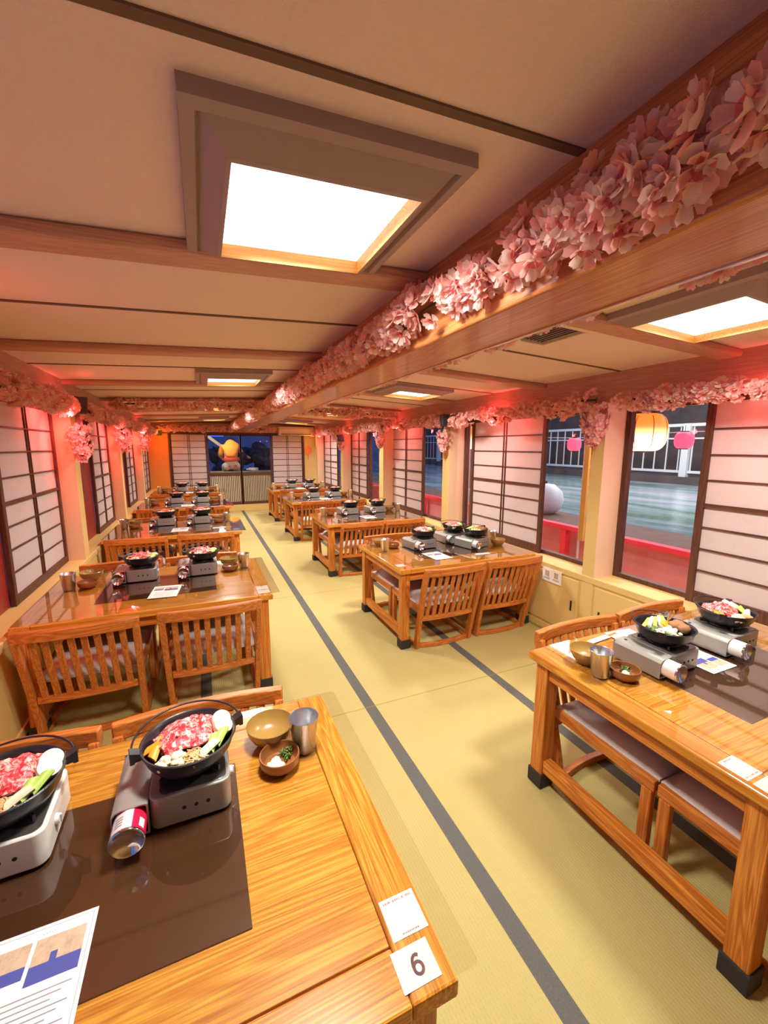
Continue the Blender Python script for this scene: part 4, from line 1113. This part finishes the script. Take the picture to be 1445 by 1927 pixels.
# the other left tables
for i, k in enumerate(('L2', 'L3', 'L4', 'L5')):
    ys = (.525, .56, .55, .52)[i]
    can = 'red' if k == 'L2' else 'plain'
    p = stove(k, .455, ys, 'window-side', 0, can=can); pot(k, 'window-side', p, .1, 'beef', 1 if i == 0 else 0, 10+i)
    p = stove(k, .815, ys-.005, 'aisle-side', 0, can=can); pot(k, 'aisle-side', p, .25, 'beef', 1 if i == 0 else 0, 20+i)
    ware('cup', k, 1.110, .62, 'aisle'); ware('bowl', k, 1.02, .72, 'aisle'); ware('dish', k, 1.018, .59, 'aisle')
    ware('cup', k, .115, .53, 'window'); ware('bowl', k, .195, .70, 'window'); ware('dish', k, .205, .545, 'window')
    menu(k, .640, .275, -.10 + .05*i)
    if k in ('L2', 'L3'): card(k, 1.172, .135)
    number_card(k, 1.172, .060)
    if k == 'L3': sticks(k, 1.02, .24, .05, 'paper chopstick sleeve at the aisle end of the third left table')
# the other right tables
p = stove('R2', .455, .455, 'aisle-side', .10); pot('R2', 'aisle-side', p, .3, 'beef', 1, 31)
p = stove('R2', .825, .560, 'rear window-side', .05); pot('R2', 'rear window-side', p, .3, 'beef', 1, 32)
p = stove('R2', .905, .315, 'front window-side', .22); pot('R2', 'front window-side', p, .3, 'veg', 1, 33)
ware('cup', 'R2', .115, .535, 'aisle'); ware('bowl', 'R2', .150, .735, 'aisle'); ware('dish', 'R2', .225, .615, 'aisle')
ware('cup', 'R2', 1.140, .47, 'window'); ware('bowl', 'R2', 1.105, .345, 'window')
menu('R2', .430, .235, .06); number_card('R2', .053, .115); sticks('R2', .80, .135, -.05, 'paper chopstick sleeve at the near edge of the second right table')
for i, k in enumerate(('R3', 'R4', 'R5')):
    ys = (.56, .54, .52)[i]
    p = stove(k, .455, ys, 'aisle-side', .05); pot(k, 'aisle-side', p, .2, 'beef', 0, 40+i)
    p = stove(k, .835, ys+.01, 'window-side', .05); pot(k, 'window-side', p, .2, 'beef', 0, 50+i)
    ware('cup', k, .110, .60, 'aisle'); ware('dish', k, .210, .62, 'aisle')
    ware('cup', k, 1.130, .60, 'window'); ware('bowl', k, 1.05, .70, 'window')
    menu(k, .590, .30, .05); number_card(k, .053, .080)
# ------------------------------------------------------------------ outside the right windows
b = MB(); b.box(3.6, 13.2, -6, 40, .38, .45); o = struct(b.build('floor_water', M_WATER))
b = MB(); b.box(12.0, 16, -6, 40, .44, .66); struct(b.build('wall_quay', M_BANK))
b = MB(); b.box(13.6, 14.6, -6, 40, .6, 5.0); o = b.build('bank_hedge', M_BANK); tag(o, 'dark overgrown bank behind the white quay railing', 'bank', kind='stuff')
t = thing('quay_railing', 'white metal railing on the quay across the water', 'railing', (12.15, 0, .66), 0)
b = MB(); b.box(-.03, .03, -4, 36, 1.36, 1.44); b.box(-.02, .02, -4, 36, 1.02, 1.06); b.box(-.02, .02, -4, 36, .10, .17); b.build('rails', M_WHITE, t)
b = MB()
for i in range(15): y = -3.2+2.6*i; b.box(-.09, .09, y-.09, y+.09, -.0, 1.44)
b.build('posts', M_WHITE, t)
b = MB()
for i in range(120): y = -4+.335*i; b.box(-.012, .012, y-.014, y+.014, .16, 1.38)
b.build('balusters', M_WHITE, t)
b = MB(); b.box(3.55, 4.75, -5, 30, .30, .52); struct(b.build('trim_dock', M_PLANK))
# the boat's own side deck with its rail, pink light in both colours
b = MB(); b.box(2.72, 3.55, -5, 12, .05, .16); struct(b.build('floor_deck', M_DECK))
b = MB(); b.box(3.50, 3.56, -5, 12, .10, .60); struct(b.build('wall_deck', M_DECK))
t = thing('deck_rail', 'deck rail with red light in its colour, outside the right windows', 'rail', (3.40, 0, .16), 0)
b = MB(); b.box(-.045, .045, -4, 11, .46, .505); b.build('top_rail', M_REDRAIL, t, bevel=.004)
for i in range(9):
    y = -2.9+1.5*i; b = MB(); b.box(-.035, .035, y-.035, y+.035, 0, .46); b.build('post', M_REDRAIL, t, bevel=.003)
t = thing('white_float', 'round white mooring float beyond the red rail', 'float', (4.45, 4.46, .50), 0)
b = MB(); b.lathe([(0, 0), (.12, .01), (.22, .10), (.25, .22), (.22, .34), (.12, .43), (0, .45)], 32); fixn(b.build('ball', M_WHITE, t, smooth=60))
b = MB(); b.lathe([(0, .45), (.02, .45), (.02, .48), (0, .48)], 12); b.build('eye', M_PLASTIC, t)
def lantern(label, loc, r, h, mat, rib, group):
    t = thing('paper_lantern', label, 'lantern', loc, 0, group)
    prof = [(r*.45, -h/2)]
    n = 22
    for k in range(n+1):
        u = -1+2*k/n; q = r*(.45+.55*math.sqrt(max(0, 1-abs(u)**2.6)))
        prof.append((q, u*h/2)); 
        if k < n: u2 = -1+2*(k+.5)/n; prof.append((r*(.45+.55*math.sqrt(max(0, 1-abs(u2)**2.6)))*.985, u2*h/2))
    prof.append((r*.45, h/2))
    b = MB(); b.lathe(prof, 36); fixn(b.build('shade', mat, t, smooth=60))
    b = MB(); b.lathe([(0, h/2+.012), (r*.47, h/2+.012), (r*.47, h/2-.004), (0, h/2-.004)], 24); b.lathe([(r*.40, -h/2-.012), (r*.47, -h/2-.012), (r*.47, -h/2+.004), (r*.40, -h/2+.004)], 24); b.tube([(0, 0, h/2+.01), (0, 0, h/2+.09)], .003, 6); b.build('hoops', M_PLASTIC, t)
    if rib:
        for k in range(8):
            a = 2*PI*k/8+.2; P = []
            for j in range(13):
                u = -1+2*j/12; q = r*(.45+.55*math.sqrt(max(0, 1-abs(u)**2.6)))+.0008; P.append((q*math.cos(a), q*math.sin(a), u*h/2))
            b = MB(); b.tube(P, .0026, 5); b.build('rib', M_LANTRIB, t)
    return t
for i, y in enumerate((2.085, 4.27, 6.38, 8.45)):
    lantern('glowing orange paper lantern outside the right windows, %s from the camera' % NTH[i], (3.0, y, 1.560), .148, .27, M_LANT, True, 'glowing orange lanterns')
for i, (x, y, z) in enumerate(((6.0, 3.60, 1.55), (6.0, 5.42, 1.50), (6.0, 1.8, 1.55))):
    lantern('small pink lantern on the string over the water, ' + ('middle one', 'farthest one', 'nearest one')[i], (x, y, z), .115, .22, M_PINKL, False, 'small pink lanterns')
b = MB(); b.tube([(6.0, 1.0, 1.70), (6.0, 1.8, 1.66), (6.0, 3.6, 1.66), (6.0, 5.42, 1.61), (6.0, 8.5, 1.70)], .006, 5); tag(b.build('lantern_string', M_WHITE), 'thin string carrying the small pink lanterns over the water', 'string')
# masts that carry the string
for y, lab in ((1.0, 'nearer'), (8.5, 'farther')):
    b = MB(); b.box(5.97, 6.03, y-.03, y+.03, .44, 1.78); tag(b.build('mooring_pole', flat('pole_grey', S(120,116,112), .7)), 'grey mooring pole standing in the water, %s end of the string' % lab, 'pole')
b = MB(); b.box(2.66, 3.20, -1, 10.5, 1.784, 1.84); struct(b.build('trim_eave', RIB['y']))
t = thing('yellow_banner', 'narrow yellow banner pole standing outside the second right window', 'banner', (2.95, 2.52, .16), 0)
b = MB(); b.box(-.012, .012, -.024, .024, .50, 1.40); b.build('cloth', flat('banner_yellow', S(246,206,96), .7), t)
b = MB(); b.tube([(0, .026, 0), (0, .026, 1.45)], .009, 8); b.build('pole', M_WHITE, t)

# ------------------------------------------------------------------ the bow, seen through the glazed doors
b = MB(); b.box(-1.6, 3.2, YB+.16, 16.5, .02, .10); struct(b.build('floor_bow', M_PLANK))
b = MB(); b.box(-6, 9, 17.5, 18.5, -.5, 4.2); o = b.build('night_backdrop', M_NIGHT); tag(o, 'flat blue backdrop standing for the night sky beyond the bow', 'sky_backdrop', kind='stuff')  # added box carrying the blue of the night sky
b = MB(); rng = random.Random(5)
for k in range(16): b.blob((rng.uniform(.4, 1.9), rng.uniform(13.8, 14.6), rng.uniform(.3, 1.35)), (.30, .25, .25), 9, 7, .25, rng)
tag(b.build('dark_bush', flat('bush_dark', S(24,30,50), .95, var=.5, vscale=6)), 'dark round bush beyond the right glazed door', 'bush', kind='stuff')
t = thing('bow_bench', 'weathered wooden bench box on the bow behind the glazed doors', 'bench', (.62, 10.62, .10), 0)
b = MB(); b.box(-.75, 1.15, -.20, .24, .70, .755); b.build('bench_top', flat('bench_wood', S(140,126,96), .8, var=.2, vscale=6), t, bevel=.005)
b = MB(); b.prism([(-.22, .70), (.22, .70), (.10, .0), (-.10, .0)], 'y', -.15, .18); fixn(b.build('pedestal', flat('bench_dark', S(84,78,52), .8), t))
t = thing('gangway_pole', 'pale wooden pole slanting up behind the seated person', 'pole', (0, 0, 0), 0)
b = MB(); b.bar((-.02, 11.2, 1.84), (.78, 11.1, 1.20), .07, .07); b.build('shaft', flat('pale_wood', S(206,190,170), .7, var=.1), t, bevel=.006)
t = thing('light_strip', 'blue light strip glowing beyond the left glazed door', 'light', (.34, 12.62, .10), 0)
b = MB(); b.box(-.26, .26, -.02, .02, 1.62, 1.69); b.build('tube', emit('blue_light', S(40,90,255), 1.5), t)
b = MB(); b.box(-.28, -.25, -.02, .02, 0, 1.70); b.build('stand', M_PLASTIC, t)
# rope coil on the bench
b = MB(); P = []
for k in range(90): a = k*.35; P.append((1.12+.10*math.cos(a)+.04*math.sin(a*.31), 10.60+.09*math.sin(a), .868+.0007*k))
b.tube(P, .010, 6); tag(b.build('rope_coil', M_WHITE, smooth=179), 'white rope coiled on the bow bench right of the seated person', 'rope')

def skin(name, verts, edges, mat, parent=None, sub=2):
    """one continuous surface grown on a skeleton: verts = (x, y, z, radius)"""
    me = bpy.data.meshes.new(name); me.from_pydata([v[:3] for v in verts], edges, []); me.materials.append(mat)
    o = bpy.data.objects.new(name, me); COL.objects.link(o)
    m = o.modifiers.new('skin', 'SKIN'); m.use_smooth_shade = True; m.branch_smoothing = .4
    for i, v in enumerate(verts):
        r = v[3] if not isinstance(v[3], tuple) else v[3]
        me.skin_vertices[0].data[i].radius = (r, r) if not isinstance(r, tuple) else r
    me.skin_vertices[0].data[0].use_root = True
    s = o.modifiers.new('sub', 'SUBSURF'); s.levels = sub; s.render_levels = sub
    if parent: o.parent = parent
    return o
t = thing('person', 'person in orange jacket and patterned trousers sitting on the bow bench, back turned', 'person', (.655, 10.62, .855), 0)
V = [(0, 0, .14, .12), (0, .02, .34, .13), (0, .06, .54, .14), (0, .13, .66, .09), (0, .19, .69, .055), (.02, .27, .70, .078), (.02, .345, .69, .088), (.02, .41, .67, .062),
     (-.17, .09, .60, .058), (-.23, .17, .40, .046), (-.19, .36, .30, .036), (-.18, .44, .29, .030),
     (.17, .09, .60, .058), (.27, .15, .40, .046), (.40, .26, .33, .034), (.45, .29, .325, .030),
     (-.10, .02, .09, .095), (-.13, .38, .10, .070), (-.13, .40, -.30, .048), (-.13, .40, -.60, .036), (-.13, .52, -.66, .034),
     (.10, .02, .09, .095), (.13, .38, .10, .070), (.13, .40, -.30, .048), (.13, .40, -.60, .036), (.13, .52, -.66, .034)]
E_ = [(0,1),(1,2),(2,3),(3,4),(4,5),(5,6),(6,7),(2,8),(8,9),(9,10),(10,11),(2,12),(12,13),(13,14),(14,15),(0,16),(16,17),(17,18),(18,19),(19,20),(0,21),(21,22),(22,23),(23,24),(24,25)]
# five fingers on each hand
for hand, sx in ((11, -1), (15, 1)):
    hx, hy, hz = V[hand][:3]
    for f in range(5):
        off = (-.022+.011*f); L = (.030, .048, .052, .048, .038)[f]
        a = len(V); V.append((hx+off*.8, hy+.035+(.0 if f else -.015), hz-.004, .0095)); V.append((hx+off+(-.012*sx if f == 0 else 0), hy+.035+L*.6, hz-.018, .0085)); V.append((hx+off+(-.012*sx if f == 0 else 0), hy+.035+L*.75, hz-.042, .007))
        E_ += [(hand, a), (a, a+1), (a+1, a+2)]
skin('body', V, E_, M_SKIN, t)
J = [(0, -.005, .30, (.168, .15)), (0, .0, .42, (.178, .155)), (0, .03, .56, (.172, .155)), (0, .08, .68, (.130, .12)), (0, .13, .72, .08),
     (-.175, .085, .60, .082), (-.225, .165, .42, .070), (-.215, .29, .33, .058), (.170, .085, .60, .082), (.225, .13, .48, .072)]
skin('jacket', J, [(0,1),(1,2),(2,3),(3,4),(2,5),(5,6),(6,7),(2,8),(8,9)], M_HAPPI, t)
skin('dark_sleeve', [(.22, .02, .36, .090), (.25, .14, .40, .085), (.29, .17, .36, .070), (.38, .25, .33, .055)], [(0,1),(1,2),(2,3)], M_NAVY, t)
b = MB(); b.lathe([(.150, .245), (.180, .255), (.186, .29), (.178, .325), (.150, .33)], 28, (0, .0, 0)); b.v = [(x*1.02, y*.86, z) for x, y, z in b.v]; b.build('sash', M_SASH, t, smooth=60)
T_ = [(0, -.01, .155, (.19, .15)), (0, 0, .25, (.172, .14)), (-.11, .04, .12, .115), (-.135, .36, .105, .088), (-.13, .40, -.20, .066), (.11, .04, .12, .115), (.135, .36, .105, .088), (.13, .40, -.20, .066)]
skin('trousers', T_, [(0,1),(0,2),(2,3),(3,4),(0,5),(5,6),(6,7)], M_TROU, t)
b = MB()
for x, z, r in ((-.06, .13, .035), (.07, .14, .04), (.0, .08, .03), (.10, .07, .03)): b.blob((x, -.145, z), (r, .014, r*.7), 10, 7)
b.build('trouser_pattern', flat('pattern_brown', S(170,96,60), .8), t)
b = MB(); b.blob((.02, .335, .735), (.092, .100, .075), 16, 10); b.build('hair', M_HAIR, t, smooth=179)
b = MB()
for s in (-1, 1): b.blob((.02+s*.090, .345, .69), (.012, .018, .028), 8, 6); b.blob((.02+s*.032, .425, .665), (.010, .007, .006), 8, 6)
b.blob((.02, .435, .645), (.011, .016, .018), 8, 6); b.blob((.02, .425, .618), (.022, .007, .006), 8, 6)
b.build('face', M_SKIN, t, smooth=179)
